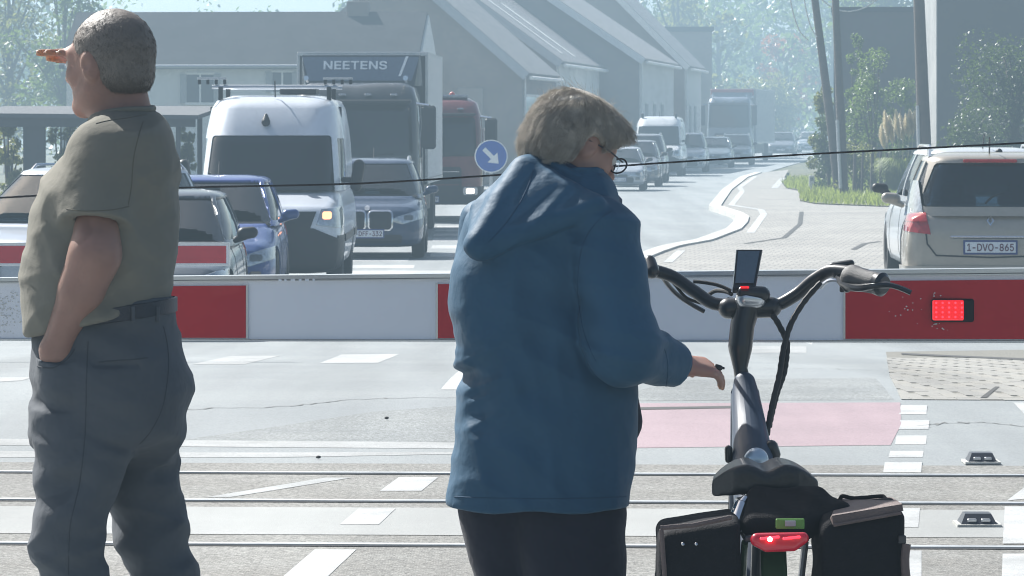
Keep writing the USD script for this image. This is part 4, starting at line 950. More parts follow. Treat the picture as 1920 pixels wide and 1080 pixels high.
part(mp, 'washer_arm', tube(spline([(.05, Lr - .06, 1.12), (-.05, Lr - .12, 1.2), (-.28, Lr - .16, 1.24)], 8), .012, 6), M['black_plastic'])
g = at(1852, 56.6)
car('car', 'white silver car with a black mirror just ahead of the grey people carrier', 'car', (g[0], 56.6 + 4.5, APZ), math.pi, 4.5, 1.90, 1.65, (0.60, 0.63, 0.66), 'mpv', 'cars leaving the crossing on the right', '1-KLE-661')

# ---------------------------------------------------------------- vans
def van(name, label, loc, rotz, H, col, text, group, rack, lit):
    t = thing(name, label, 'van', loc, rotz, group); P = paint(col, .1); w = 1.0; L = 5.9
    st = [(0, .72, .32, .92), (.05, .84, .25, 1.02), (.18, .93, .22, 1.10), (.5, .98, .21, 1.18), (.95, 1.0, .21, 1.28), (1.3, 1.0, .21, 1.34), (L - .1, 1.0, .24, 1.36), (L, .97, .28, 1.3)]
    body = loft_body(st)
    for y in (1.02, 4.55):
        for s in (-1, 1): body = body - m3.Manifold.cylinder(.4, .39, .39, 32).rotate([0, 90, 0]).translate([s * 1.0 - (.4 if s > 0 else 0) + s * .06, y, .345])
    rings = [(1.28, .78, L, .985), (1.6, 1.02, L, .975), (1.9, 1.25, L, .955), (2.1, 1.42, L, .93), (H - .18, 1.66, L - .02, .88), (H - .07, 1.85, L - .05, .82), (H, 2.25, L - .2, .62)]
    gh = hull_rings(rings, 6.0)
    fr = sg.Polygon([(-.87, 1.24), (.87, 1.24), (.80, 2.02), (-.80, 2.02)]).buffer(-.05).buffer(.05, 5)
    sd = sg.Polygon([(1.30, 1.36), (2.3, 1.36), (2.3, 1.98), (1.66, 1.98)]).buffer(-.04).buffer(.04, 4)
    pf, ps = to_m3(prism(fr, 'y', .4, 1.75)), to_m3(prism(sd, 'x', -1.5, 1.5))
    shell = gh - grown(gh, -.05) - pf - ps - to_m3(box((-2, -1, 0), (2, 9, 1.2)))
    skin = grown(gh, -.012) - grown(gh, -.02)
    part(t, 'body', body, P, 35); part(t, 'cabin_frame', shell, P, 35)
    part(t, 'windscreen', skin ^ pf, M['pane_dark'], 35); part(t, 'side_windows', skin ^ ps, M['pane_dark'], 35)
    part(t, 'interior', seat(-.5, 2.2, 1.35) + seat(.45, 2.2, 1.35) + [box((-.9, 1.15, 1.15), (.9, 1.55, 1.26), .03), box((-.9, 2.6, 1.2), (.9, 2.64, H - .15))], M['interior'])
    part(t, 'bumper', decal(body, sg.Polygon([(-1.05, .2), (1.05, .2), (1.05, .62), (.62, .80), (-.62, .80), (-1.05, .62)]), 'y', -.3, .85, .02), M['black_plastic'], 35)
    part(t, 'grille', decal(body, sg.Polygon([(-.58, .80), (.58, .80), (.66, 1.02), (-.66, 1.02)]), 'y', -.3, .5, .014), M['black_plastic'], 35)
    part(t, 'bonnet_vent', decal(body, rrect(0, 1.31, .34, .022, .02), 'y', .2, 1.3, .012), M['black_plastic'])
    part(t, 'wipers', [tube([(-.55, .80, 1.31), (.1, .86, 1.36)], .012, 5), tube([(.05, .80, 1.31), (.7, .88, 1.36)], .012, 5)], M['black_plastic'])
    part(t, 'badge', trimesh.creation.annulus(.07, .09, .02, transform=trimesh.transformations.rotation_matrix(np.pi / 2, [1, 0, 0]) @ trimesh.transformations.translation_matrix([0, .92, .03])), M['chrome'])
    for s in (1, -1):
        hl = [(s * .66, .84), (s * .99, .80), (s * 1.0, 1.08), (s * .72, 1.05)]
        q = part(t, 'headlight', decal(body, hl if s > 0 else hl[::-1], 'y', -.3, .9, .012), M['lamp_clear'], 35)
        part(q, 'lamp', decal(body, rrect(s * .80, .97, .06, .05, .03), 'y', -.3, .9, .018), M['lamp_amber_lit'] if lit == s else M['lamp_dark'])
        for y in (1.02, 4.55): wheel(t, s * .87, y, .345, .22, s)
        part(t, 'mirror', m3.Manifold.hull(balls([((s * 1.14, 1.32, 1.34), .08), ((s * 1.18, 1.34, 1.62), .08)], 14)) + balls([((s * .97, 1.42, 1.42), .04), ((s * 1.12, 1.34, 1.42), .04)], 10), M['black_plastic'], 40)
        part(t, 'side_rail', decal(body, sg.box(.2, .60, L - .1, .70), 'x', *sorted((s * .5, s * 1.5)), e=.012), M['black_plastic'], 35)
    plate(t, 0, -.035, .52, -1, text)
    part(t, 'antenna', [tube([(.02, 2.0, H - .02), (.02, 1.9, H + .20)], .010, 6)], M['black_plastic'])
    if rack: part(t, 'roof_emblem', tm(balls([((-.08, 1.46, 2.20), .060), ((-.08, 1.50, 2.29), .026)], 14)), M['black_plastic'], 40)
    if rack:
        yb = 2.3; z = H + .12
        part(t, 'rack_bars', [tube([(-.86, yb, z), (.86, yb, z)], .028, 8), tube([(-.86, yb + 1.7, z), (.86, yb + 1.7, z)], .028, 8)], M['galv'], 40)
        for s in (-1, 1):
            for y in (yb, yb + 1.7): part(t, 'rack_foot', box((s * .74 - .03, y - .04, H - .16), (s * .74 + .03, y + .04, z), .006), M['black_plastic'])
            q = part(t, 'rack_end', box((s * .86 - .20, yb - .03, z + .10), (s * .86 + .20, yb + .03, z + .13), .004), M['galv'])
            for k in range(4): part(q, 'roller', box((s * .86 - .19 + k * .115, yb - .025, z + .035), (s * .86 - .19 + k * .115 + .04, yb + .025, z + .098), .003), M['black_plastic'])
        part(t, 'roof_box', box((.05, yb + .3, H + .02), (.55, yb + 1.4, H + .10), .01), M['black_plastic'])
    else:
        for s in (-1, 1): part(t, 'beacon', balls([((s * .68, 2.0, H - .02), .06), ((s * .68, 2.0, H + .08), .05)], 12), M['black_plastic'], 40)
    return t
vl = at(499, 62.4)
van('van', 'white high roof van with a roof rack and a lit amber headlight', vl, 0.0, 2.56, (0.62, 0.66, 0.72), '1-VBC-273', 'vans in the queue', True, 1)
van('van', 'far white van with two small beacons in the distant queue', at(1232, 191), -.075, 2.42, (0.6, 0.62, 0.64), '1-RTE-455', 'vans in the queue', False, 0)

# ---------------------------------------------------------------- trucks
def truck(name, label, loc, rotz, cabH, boxW, boxH, boxL, cabcol, boxcol, panel_text=None, lit=0, gap=.4, floor=1.05, accent=None, deflector=True):
    t = thing(name, label, 'truck', loc, rotz, 'trucks in the queue'); P = paint(cabcol, .1); w = 1.23
    rings = [(.42, .06, 2.1, w * .97), (.9, 0, 2.2, w), (1.5, .0, 2.2, w), (2.0, .05, 2.2, w * .99), (cabH - .35, .22, 2.2, w * .96), (cabH - .1, .42, 2.15, w * .90), (cabH, .75, 2.0, w * .75)]
    cabm = hull_rings(rings, 7.0)
    z0, z1 = cabH * .53, cabH - .42
    fr = sg.Polygon([(-w * .9, z0), (w * .9, z0), (w * .86, z1), (-w * .86, z1)]).buffer(-.08).buffer(.08, 5)
    sd = sg.Polygon([(.25, z0 - .05), (1.25, z0 - .05), (1.25, z1), (.42, z1)]).buffer(-.05).buffer(.05, 4)
    pf, ps = to_m3(prism(fr, 'y', -.5, .8)), to_m3(prism(sd, 'x', -2, 2))
    shell = cabm - grown(cabm, -.06) - pf - ps
    for s in (-1, 1): shell = shell - m3.Manifold.cylinder(.5, .56, .56, 32).rotate([0, 90, 0]).translate([s * w - (.5 if s > 0 else 0) + s * .1, 1.35, .5])
    skin = grown(cabm, -.012) - grown(cabm, -.02)
    part(t, 'cab', shell, P, 35); part(t, 'windscreen', skin ^ pf, M['pane_dark'], 35); part(t, 'side_windows', skin ^ ps, M['pane_dark'], 35)
    part(t, 'interior', seat(-.6, 1.3, z0 + .1) + seat(.6, 1.3, z0 + .1) + [box((-w * .9, .3, z0 - .25), (w * .9, .6, z0 - .04), .03), box((-w * .9, 1.9, .8), (w * .9, 1.95, z1 + .2))], M['interior'])
    part(t, 'grille', decal(cabm, rrect(0, z0 * .62, w * .62, z0 * .22, .06), 'y', -.3, .3, .014), M['black_plastic'])
    gq = part(t, 'bumper', decal(cabm, sg.box(-w * 1.05, .36, w * 1.05, .78), 'y', -.3, .5, .04), M['black_plastic'] if not accent else accent, 35)
    for k in range(4): part(t, 'grille_slat', decal(cabm, sg.box(-w * .58, z0 * (.46 + .1 * k), w * .58, z0 * (.46 + .1 * k) + .02), 'y', -.3, .3, .03), M['chrome'] if k == 3 else P)
    part(t, 'sun_visor', [box((-w * .88, -.10, z1 + .03), (w * .88, .25, z1 + .10), .03)], M['black_plastic'])
    for k in (-.6, -.2, .2, .6): part(t, 'marker_lamp', box((k * w - .07, .12, z1 + .16), (k * w + .07, .3, z1 + .21), .015), M['lamp_clear'])
    for s in (1, -1):
        q = part(t, 'headlight', decal(cabm, rrect(s * w * .78, .68, .16, .085, .04), 'y', -.4, .5, .055), M['lamp_clear'])
        part(q, 'lamp', decal(cabm, rrect(s * w * .78, .68, .09, .055, .03), 'y', -.4, .5, .065), M['lamp_white_lit'] if lit == s or lit == 2 else M['lamp_dark'])
        part(t, 'mirror', box((s * (w + .08) - .13 * (1 - 0), -.10, z0 + .05), (s * (w + .08) + .17 * s + (.13 if s > 0 else -.0), .06, z1 - .05), .04) if False else box((min(s * (w + .05), s * (w + .32)), -.12, z0 + .12), (max(s * (w + .05), s * (w + .32)), .05, z1 - .02), .04), M['black_plastic'])
        part(t, 'mirror_arm', tube([(s * (w - .05), .12, z1 + .02), (s * (w + .2), -.04, z1 - .02)], .03, 6), M['chrome'])
        for y in (1.35, 2.2 + gap + boxL * .68): 
            wheel(t, s * (w - .17), y, .5, .30, s)
        part(t, 'wiper', tube([(s * .1, .0, z0 - .03), (s * .75, .0, z0 + .04)], .014, 5), M['black_plastic'])
    y0 = 2.2 + gap; bw = boxW / 2
    part(t, 'chassis', [box((-.42, 1.6, .62), (.42, y0 + boxL, .92)), box((-bw + .1, y0 + .6, .45), (-bw + .16, y0 + boxL * .5, .95)), box((bw - .16, y0 + .6, .45), (bw - .1, y0 + boxL * .5, .95))], M['black_plastic'])
    bxm = part(t, 'box_body', box((-bw, y0, floor), (bw, y0 + boxL, boxH), .03), boxcol)
    part(bxm, 'edge_trims', [box((-bw - .01, y0 - .02, boxH - .07), (bw + .01, y0 + .05, boxH + .01), .008), box((bw - .05, y0 - .02, floor - .02), (bw + .01, y0 + .05, boxH - .07), .008), box((-bw - .01, y0 - .02, floor - .02), (-bw + .05, y0 + .05, boxH - .07), .008), box((bw - .02, y0 + .05, boxH - .06), (bw + .008, y0 + boxL, boxH + .005)), box((bw - .02, y0 + .05, floor - .06), (bw + .012, y0 + boxL, floor + .04))], M['galv'])
    plate(t, 0, -.07, .50, -1, '1-TXA-739')
    if deflector:
        d0, d1 = cabH - .05, boxH - .06
        pts = [(-w * .86, 1.75, d0), (w * .86, 1.75, d0), (-w * .97, y0 - .08, d0), (w * .97, y0 - .08, d0), (-w * .93, y0 - .55, d1), (w * .93, y0 - .55, d1), (-w * .93, y0 - .08, d1 + .02), (w * .93, y0 - .08, d1 + .02)]
        dm = m3.Manifold.hull_points(np.array(pts)); part(t, 'air_deflector', dm, P, 35)
        t.defl = (d0, d1, .95, y0 - .55)
        for s in (-1, 1): part(t, 'air_horn', tube([(s * .95, .75, d0 + .08), (s * .95, .35, d0 + .14)], [.03, .05], 8), M['chrome'], 40)
    return t
M['box_black'] = mat('black_box_panel', (0.02, 0.024, 0.03), 0.45, 0, 0.15, 1.0, coat=0.3)
M['box_white'] = mat('white_box_panel', (0.62, 0.64, 0.65), 0.5, 0, 0.08, 0.8)
M['box_grey'] = mat('grey_box_panel', (0.36, 0.39, 0.42), 0.5, 0, 0.08, 0.8)
tk = at(665, 90.2)
tr = truck('box_truck', 'black box truck with NEETENS lettering above its cab', tk, -0.026, 2.95, 2.55, 3.56, 7.0, (0.014, 0.018, 0.024), M['box_black'], lit=0)
# pale side of its box, seen past the edge, and the lettered panel
y0 = 2.6; part(tr, 'side_panel', box((1.276, y0 + .08, 1.10), (1.284, y0 + 6.95, 3.50)), M['box_white'])
def fp(x, u, off): return np.array([x, 1.75 + .30 * u - .894 * off, 2.90 + .60 * u + .447 * off])
part(tr, 'front_panel', m3.Manifold.hull_points(np.array([fp(s * x, u, o_) for s in (-1, 1) for x, u in ((1.0, .16), (1.14, .93)) for o_ in (-.02, .012)])), paint((0.12, 0.15, 0.2), .3), 30)
tx = meshkit.text_mesh('NEETENS', .17, .010, bold=True); lo, hi = tx.bounds; sx = 1.24 / (hi[0] - lo[0]); c = (lo + hi) / 2
part(tr, 'lettering', trimesh.Trimesh(np.array([fp((x - c[0]) * sx - .10, .66 + (y - c[1]) / .671, .012 + z) for x, y, z in tx.vertices]), tx.faces, process=False), M['sign_white'])
part(tr, 'slash_stripe', m3.Manifold.hull_points(np.array([fp(x, u, o_) for x, u in ((.74, .3), (.79, .3), (.93, .95), (.88, .95)) for o_ in (.0, .02)])), M['sign_white'])
rt = truck('lorry', 'dark red lorry with one lit headlight behind the box truck', at(800, 104), 0.0, 2.72, 2.5, 2.05, 5.0, (0.13, 0.02, 0.025), M['box_black'], lit=1, deflector=False, accent=M['black_plastic'])
part(rt, 'roof_beacon', [tm(balls([((.55, .9, 2.70), .09), ((.55, .9, 2.80), .07)], 14))], mat('beacon_red', (0.5, 0.06, 0.03), 0.2, coat=1.0), 40)
part(rt, 'roof_light_bar', box((-.9, .7, 2.72), (.9, .95, 2.80), .02), M['lamp_clear'])
ft = truck('semi_trailer', 'far articulated truck with a red topped cab and a pale trailer', at(1366, 258), -.14, 3.55, 2.55, 4.0, 12.0, (0.12, 0.15, 0.20), M['box_grey'], lit=0, gap=.6)
part(ft, 'red_top_panel', box((-1.18, 2.1, 3.62), (1.18, 2.2, 3.98), .02), paint((0.30, 0.05, 0.06), .1))
# ================================================================ people
M['skin'] = mat('skin_tanned', (0.31, 0.175, 0.135), 0.5, 0, 0.18, 14, 0.25, 120, sss=0.08, bdist=.002)
M['skin_pale'] = mat('skin_fair', (0.36, 0.21, 0.165), 0.5, 0, 0.15, 14, 0.25, 120, sss=0.08, bdist=.002)
M['hair_man'] = mat('hair_grey_brown', (0.17, 0.145, 0.125), 0.55, 0, 0.2, 30, 0.3, 150)
M['hair_woman'] = mat('hair_sandy_grey', (0.57, 0.52, 0.45), 0.45, 0, 0.42, 26, 0.5, 150)
def fabric(name, col, vs=6, var=.12, weave=420, bump=.35, rough=.85, sheen=.06, fold=26, foldb=.5):
    return usdkit.material(stage, '/World/Looks/' + name, {
        'g': ('texture_coordinate', {}), 'n': ('noise_texture', {'scale': vs, 'detail': 6}), 'r': ('rgb_ramp', {'ramp': [(.3, tuple(c * (1 - var) for c in col)), (.7, col)]}),
        'f': ('noise_texture', {'scale': fold, 'detail': 3}), 'b1': ('bump', {'strength': foldb, 'distance': .012}), 'w': ('noise_texture', {'scale': weave, 'detail': 2}), 'b2': ('bump', {'strength': bump, 'distance': .0015}),
        'p': ('principled_bsdf', {'roughness': rough, 'sheen_weight': sheen, 'specular_ior_level': .2})},
        [('g.object', 'n.vector'), ('n.fac', 'r.fac'), ('r.color', 'p.base_color'), ('g.object', 'f.vector'), ('f.fac', 'b1.height'), ('g.object', 'w.vector'), ('w.fac', 'b2.height'), ('b1.normal', 'b2.normal'), ('b2.normal', 'p.normal')], surface='p.BSDF')
M['shirt'] = fabric('khaki_cotton', (0.20, 0.19, 0.158), fold=14)
M['trousers'] = fabric('blue_grey_cotton', (0.088, 0.098, 0.113), fold=18)
M['jacket'] = fabric('blue_jacket_cloth', (0.033, 0.097, 0.168), 5, .14, 500, .25, .6, .04, 15, .55)
M['jacket_dark'] = fabric('blue_jacket_lining', (0.03, 0.05, 0.10), rough=.8)
M['navy'] = fabric('navy_cloth', (0.020, 0.021, 0.036), rough=.85, fold=14)
M['leather'] = mat('dark_leather', (0.03, 0.034, 0.045), 0.45, 0, 0.3, 20, 0.3, 200)
M['shoe'] = mat('dark_shoe', (0.04, 0.036, 0.032), 0.6, 0, 0.2, 20)
M['eye'] = mat('eye_white', (0.7, 0.68, 0.65), 0.2)
M['spectacle'] = mat('dark_spectacle_frame', (0.03, 0.03, 0.04), 0.3)
M['lens'] = pane_mat('spectacle_lens', (0.85, 0.9, 0.9))

def unit(v): v = np.asarray(v, float); return v / np.linalg.norm(v)
def head_prims(c, fwd, up, s, ear_out=1.0):
    """Returns skin(p), cap(p, ...), local(p), frame of a head centred at c."""
    f = unit(fwd); l = unit(np.cross(up, f)); u = np.cross(f, l); R = np.stack([f, l, u], 1); c = np.asarray(c, float)
    loc = lambda p: (p - c) @ R / s
    def skin(p):
        q = loc(p)
        d = ell(q, (-.010, 0, .022), (.098, .078, .093))
        d = smin(d, ell(q, (.030, 0, -.040), (.060, .060, .078)), .05)
        for y in (-1, 1):
            d = smin(d, rc(q, (.005, y * .052, -.060), (.070, y * .018, -.098), .020, .017), .03)
            d = smin(d, rc(q, (.080, y * .014, .020), (.066, y * .048, .018), .016, .014), .02)
            d = smin(d, ell(q, (.060, y * .042, -.028), (.026, .022, .022)), .02)
            d = smax(d, -(np.linalg.norm(q - [.098, y * .032, -.002], axis=1) - .013), .012)
            d = smin(d, rc(q, (.086, y * .018, -.066), (.093, 0, -.064), .007, .009), .008)
            d = smin(d, rc(q, (.084, y * .014, -.074), (.090, 0, -.076), .007, .009), .008)
            e = ell(q - [-.006, y * (.078 * ear_out), -.012], (0, 0, 0), (.021, .011, .034), rotm([0, 1, 0], .25) @ rotm([0, 0, 1], y * .35))
            e = smax(e, -(np.linalg.norm(q - [.000, y * .094 * ear_out, -.006], axis=1) - .012), .008)
            d = smin(d, e, .012)
        d = smin(d, rc(q, (.091, 0, .012), (.114, 0, -.034), .008, .0125), .014)
        for y in (-1, 1): d = smin(d, np.linalg.norm(q - [.104, y * .011, -.038], axis=1) - .009, .008)
        d = smin(d, np.linalg.norm(q - [.080, 0, -.102], axis=1) - .016, .025)
        return d * s
    W2 = lambda a: c + R @ (np.asarray(a, float) * s)
    return skin, loc, W2, R
def hand_prims(wrist, dirv, back, thumb, size, curls, spread=.05, tcurl=.3, tside=1.0):
    """Capsules of a hand: palm, four fingers of three bones, thumb. back: normal of the back of the hand; thumb: +1/-1 side."""
    d = unit(dirv); n = unit(np.asarray(back) - d * (np.asarray(back) @ d)); s = np.cross(n, d) * thumb; w = np.asarray(wrist, float)
    pal, fin = [], []
    lens = (.070, .078, .073, .057); lat = (.030, .010, -.011, -.030); kn = (.092, .095, .090, .082)
    for i in range(4):
        k = w + (d * kn[i] + s * lat[i]) * size
        pal.append((w + s * lat[i] * .55 * size, k, .017 * size, .0125 * size))
        a = curls[i]; p = k; dd = unit(d + s * (lat[i] * spread / .03))
        for j, fr in enumerate((.45, .31, .24)):
            ang = a * (.8, 1.0, .7)[j]
            dd = unit(dd * math.cos(ang) - n * math.sin(ang)); n2 = n
            q = p + dd * lens[i] * fr * size
            fin.append((p, q, (.0098, .0088, .0080)[j] * size, (.0088, .0080, .0070)[j] * size)); p = q
            n = unit(n - dd * (n @ dd))
        n = unit(np.asarray(back) - d * (np.asarray(back) @ d))
    b = w + (d * .022 + s * .022) * size; td = unit(d * .62 + s * .62 * tside - n * tcurl)
    m1 = b + td * .045 * size; m2 = m1 + unit(td + d * .5 - s * .2) * .034 * size; m3_ = m2 + unit(td + d * .8 - s * .45 - n * .1) * .027 * size
    pal.append((b, m1, .017 * size, .0125 * size)); fin += [(m1, m2, .0115 * size, .0100 * size), (m2, m3_, .0100 * size, .0080 * size)]
    def f(p):
        r = None
        for a, c, ra, rb in pal: r = rc(p, a, c, ra, rb) if r is None else smin(r, rc(p, a, c, ra, rb), .018)
        fs = None
        for a, c, ra, rb in fin: fs = rc(p, a, c, ra, rb) if fs is None else smin(fs, rc(p, a, c, ra, rb), .003)
        return smin(r, fs, .006)
    return f
def U(*f):
    return lambda p: np.min([g(p) for g in f], 0)
def strands(name, parent, mesh, n, length, width, flow, m, seed, lift=.25, npt=5, keep=None, wave=.15, kill=None):
    """Hair as curves that leave the cap and follow the flow field."""
    rng = np.random.default_rng(seed)
    pts, fi = trimesh.sample.sample_surface(mesh, n, seed=seed); nr = mesh.face_normals[fi]
    if keep is not None:
        ok = keep(pts); pts, nr = pts[ok], nr[ok]
    k = len(pts); P = np.zeros((k, npt, 3)); P[:, 0] = pts - nr * .004
    ln = length * rng.uniform(.6, 1.25, k)
    ph = (meshkit.noise(pts * 28, seed)[:, None] - .5) * .3
    for j in range(1, npt):
        d = flow(P[:, j - 1]); d = d - nr * np.sum(d * nr, 1, keepdims=True) * .85
        d = d / (np.linalg.norm(d, axis=1, keepdims=True) + 1e-9)
        d = d + nr * lift * (1 - j / npt * 1.25) + rng.normal(0, wave, (k, 3)) + np.cross(nr, d) * ph * 1.1
        P[:, j] = P[:, j - 1] + d / np.linalg.norm(d, axis=1, keepdims=True) * (ln / (npt - 1))[:, None]
    if kill is not None:
        bad = kill(P.reshape(-1, 3)).reshape(k, npt).any(1); P = P[~bad]; k = len(P)
    c = UsdGeom.BasisCurves.Define(stage, uniq(parent.path, name))
    c.CreateTypeAttr('linear'); c.CreatePointsAttr(Vt.Vec3fArray.FromNumpy((P.reshape(-1, 3) - parent.loc).astype(np.float32)))
    c.CreateCurveVertexCountsAttr(Vt.IntArray.FromNumpy(np.full(k, npt, np.int32)))
    wd = np.tile(np.linspace(width, width * .35, npt), k).astype(np.float32)
    c.CreateWidthsAttr(Vt.FloatArray.FromNumpy(wd)); c.SetWidthsInterpolation('vertex')
    UsdShade.MaterialBindingAPI.Apply(c.GetPrim()).Bind(m)
    c.GetPrim().SetCustomDataByKey('kind', 'stuff')

M['seam_khaki'] = mat('khaki_seam', (0.125, 0.115, 0.09), 0.9); M['seam_slate'] = mat('slate_seam', (0.05, 0.056, 0.067), 0.9); M['seam_blue'] = mat('blue_seam', (0.015, 0.06, 0.118), 0.8)
def seam(parent, name, mesh, pix, m, r=.0016, n=40, sink=.0006):
    """A stitched seam lying on a garment."""
    q = spline(np.c_[np.array(pix, float), np.zeros(len(pix))], n)[:, :2]
    dr = np.array([unit([(a - CX) / F, 1, (HY - b) / F]) for a, b in q]); og = np.tile([0, 0, CZ], (n, 1))
    loc, ri, _ = mesh.ray.intersects_location(og, dr, multiple_hits=True)
    best = {}
    for p_, i_ in zip(loc, ri):
        if i_ not in best or p_[1] < best[i_][1]: best[i_] = p_
    P = np.array([best[i_] for i_ in sorted(best)])
    if len(P) < 4: return
    P[:, 1] += sink
    part(parent, name, tube(P, r, 6), m, 40, world=True)
# ---------------------------------------------------------------- the man
DM = 11.7
Q = lambda px, py, dy=0.0: W(px, py, DM + dy)
man = thing('person', 'standing person in khaki t-shirt and grey blue trousers, shading the eyes with one hand', 'person', (Q(200, 700)[0], DM, 0))
mf_ = unit((-math.cos(.60), math.sin(.60), -.02))
hc = Q(206, 117, .01)
mskin, mloc, mW, mR = head_prims(hc, mf_, (0.02, 0, 1), 1.10)
torso = Loft([(204, 186, 280, 0, .075), (216, 172, 300, 0, .12), (232, 168, 312, 0, .165), (250, 154, 319, 0, .195), (275, 140, 322, 0, .205), (300, 117, 326, 0, .212), (342, 82, 329, 0, .212), (405, 69, 327, 0, .205), (455, 62, 322, -.01, .20),
              (500, 50, 316, -.01, .198), (560, 44, 310, -.01, .198), (590, 45, 311, -.01, .20), (618, 48, 318, 0, .20), (640, 62, 318, 0, .19)], DM, 2.35)
pelvis = Loft([(562, 66, 316, -.01, .19), (600, 72, 322, 0, .196), (640, 67, 333, 0, .205), (680, 65, 341, 0, .21), (705, 63, 348, 0, .212), (745, 65, 352, 0, .21), (790, 66, 344, 0, .195), (815, 68, 335, 0, .165), (838, 76, 320, .02, .12), (858, 100, 296, .03, .06)], DM, 2.4)
legN = Loft([(770, 66, 262, -.10, .11), (830, 69, 250, -.105, .11), (870, 74, 236, -.11, .11), (915, 72, 216, -.11, .105), (960, 68, 196, -.11, .10), (1000, 66, 182, -.11, .095), (1040, 71, 180, -.11, .09), (1070, 84, 188, -.11, .09), (1150, 90, 192, -.11, .09), (1250, 92, 190, -.11, .085), (1330, 92, 196, -.11, .085)], DM, 2.2)
legF = Loft([(770, 190, 345, .10, .11), (830, 196, 322, .11, .11), (870, 202, 326, .11, .11), (925, 208, 332, .115, .105), (970, 216, 339, .12, .10), (1020, 228, 346, .12, .095), (1050, 244, 352, .12, .09), (1075, 256, 361, .12, .09), (1150, 268, 368, .12, .09), (1250, 275, 372, .12, .085), (1330, 278, 378, .12, .085)], DM, 2.2)
sh_n, el_n, wr_n = Q(182, 292, -.155), Q(178, 478, -.235), Q(103, 655, -.175)
sh_f, el_f, wr_f = Q(258, 285, .16), Q(216, 168, .40), Q(186, 108, .125)
handN = hand_prims(wr_n, (.10, .14, -1), (.1, -1, 0), 1, .98, (.25, .25, .3, .3))
hd = unit(Q(86, 94, .03) - wr_f)
handF = hand_prims(wr_f, hd, (-.10, .05, 1.0), -1, 1.0, (.06, .05, .07, .09), .012, .10, .35)
def man_body(p):
    d = mskin(p)
    neck = np.minimum(rc(p, Q(222, 160, .01), Q(236, 232, 0), .066, .070), rc(p, Q(205, 175, .0), Q(218, 222, 0), .058, .060))
    d = smin(d, neck, .03)
    body = torso(p, -.030); body = smin(body, pelvis(p, -.036), .03)
    body = smin(body, np.minimum(legN(p, -.022), legF(p, -.022)), .03)
    d = smin(d, body, .03)
    arm = smin(rc(p, sh_n + [.012, .04, 0], el_n, .060, .056), rc(p, el_n, wr_n, .060, .034), .03)
    arm = smin(arm, rc(p, el_n, el_n + (wr_n - el_n) * .35 + [.004, 0, 0], .052, .056), .02)
    arm = smin(arm, handN(p), .025)
    af = smin(rc(p, sh_f, el_f, .064, .052), rc(p, el_f, wr_f, .054, .031), .03); af = smin(af, handF(p), .02)
    return smin(smin(d, arm, .02), af, .02)
lo, hi = Q(20, 1420, -.45), Q(420, -5, .62)
mb = snet(man_body, np.minimum(lo, hi) - .03, np.maximum(lo, hi) + .03, .0062, 3)
part(man, 'body', mb, M['skin'], True, world=True)
for y in (-1, 1): part(man, 'eye', trimesh.creation.icosphere(2, .0115), M['eye'], True) if False else part(man, 'eye', (lambda s_: (s_.apply_translation(mW((.088, y * .032, -.002))), s_)[1])(trimesh.creation.icosphere(2, .0125)), M['eye'], True, world=True)
def man_hair(p):
    q = mloc(p)
    d = ell(q, (-.012, 0, .024), (.102, .082, .097))
    d = smin(d, ell(q, (-.052, 0, -.035), (.050, .062, .046)), .03)
    d = smax(d, q @ np.array([.80, 0, -.60]) - .030, .012)
    d = smax(d, -q[:, 2] - .078 - q[:, 0] * .12, .012)
    for y in (-1, 1): d = smax(d, -ell(q, (.006, y * .088, -.022), (.028, .024, .040)), .01)
    return d * 1.1 + (meshkit.fbm(p * 60, 2, 4) - .5) * .002
b = np.stack([mW((-.15, -.13, -.13)), mW((.13, .13, .16)), mW((-.15, .13, -.13)), mW((.13, -.13, .16))])
mh = snet(man_hair, b.min(0) - .01, b.max(0) + .01, .004, 3)
hn = part(man, 'hair', mh, M['hair_man'], True, world=True)
ctr = mW((-.03, 0, .115))
def flow_m(p):
    d = p - ctr; d = d / (np.linalg.norm(d, axis=1, keepdims=True) + 1e-6); return d * .6 + np.array([0, 0, -.8]) + 0 * d
strands('hair_strands', man, mh, 26000, .016, .0011, flow_m, M['hair_man'], 3, .40, 5, None, .14)
RD = rotm([0, 1, 0], .6); RV = np.eye(3)
def man_shirt(p):
    d = torso(p, .004)
    fold = stretch_noise(p, rotm([0, 1, 0], .9) @ rotm([0, 0, 1], .3), (3.5, 5, 11), 5) * .008 + stretch_noise(p, rotm([0, 1, 0], -.5), (3, 4, 12), 9) * .006
    zb = np.interp(p[:, 0], [Q(45, 0)[0], Q(170, 0)[0], Q(320, 0)[0]], [Q(0, 634)[2], Q(0, 606)[2], Q(0, 572)[2]])
    hem = zb - p[:, 2]
    d = d - fold * np.clip((Q(0, 230)[2] - p[:, 2]) / .1, 0, 1)
    d = smax(d, hem, .012)
    ax = unit(el_n - sh_n); tt = (p - sh_n) @ ax
    slv = rc(p, sh_n + [.01, .03, .0], sh_n + (el_n - sh_n) * .80, .087, .084) - stretch_noise(p, RD, (4, 6, 12), 21) * .004
    slv = smax(slv, tt - .172 - (p[:, 0] - sh_n[0]) * .10, .008)
    slv = np.maximum(slv, -np.maximum(rc(p, sh_n + (el_n - sh_n) * .55 + [.004, .012, 0], el_n, .064, .060), .13 - tt))
    d = smin(d, slv, .03)
    fs = np.maximum(rc(p, sh_f + [0, -.02, -.02], sh_f + (el_f - sh_f) * .55, .088, .078), 0 * tt - 1)
    axf = unit(el_f - sh_f); tf = (p - sh_f) @ axf
    fs = np.maximum(fs, tf - .14); d = smin(d, fs, .03)
    # neck opening
    d = smax(d, -(rc(p, Q(232, 226, 0), Q(204, 130, 0), .078, .088)), .008)
    return d
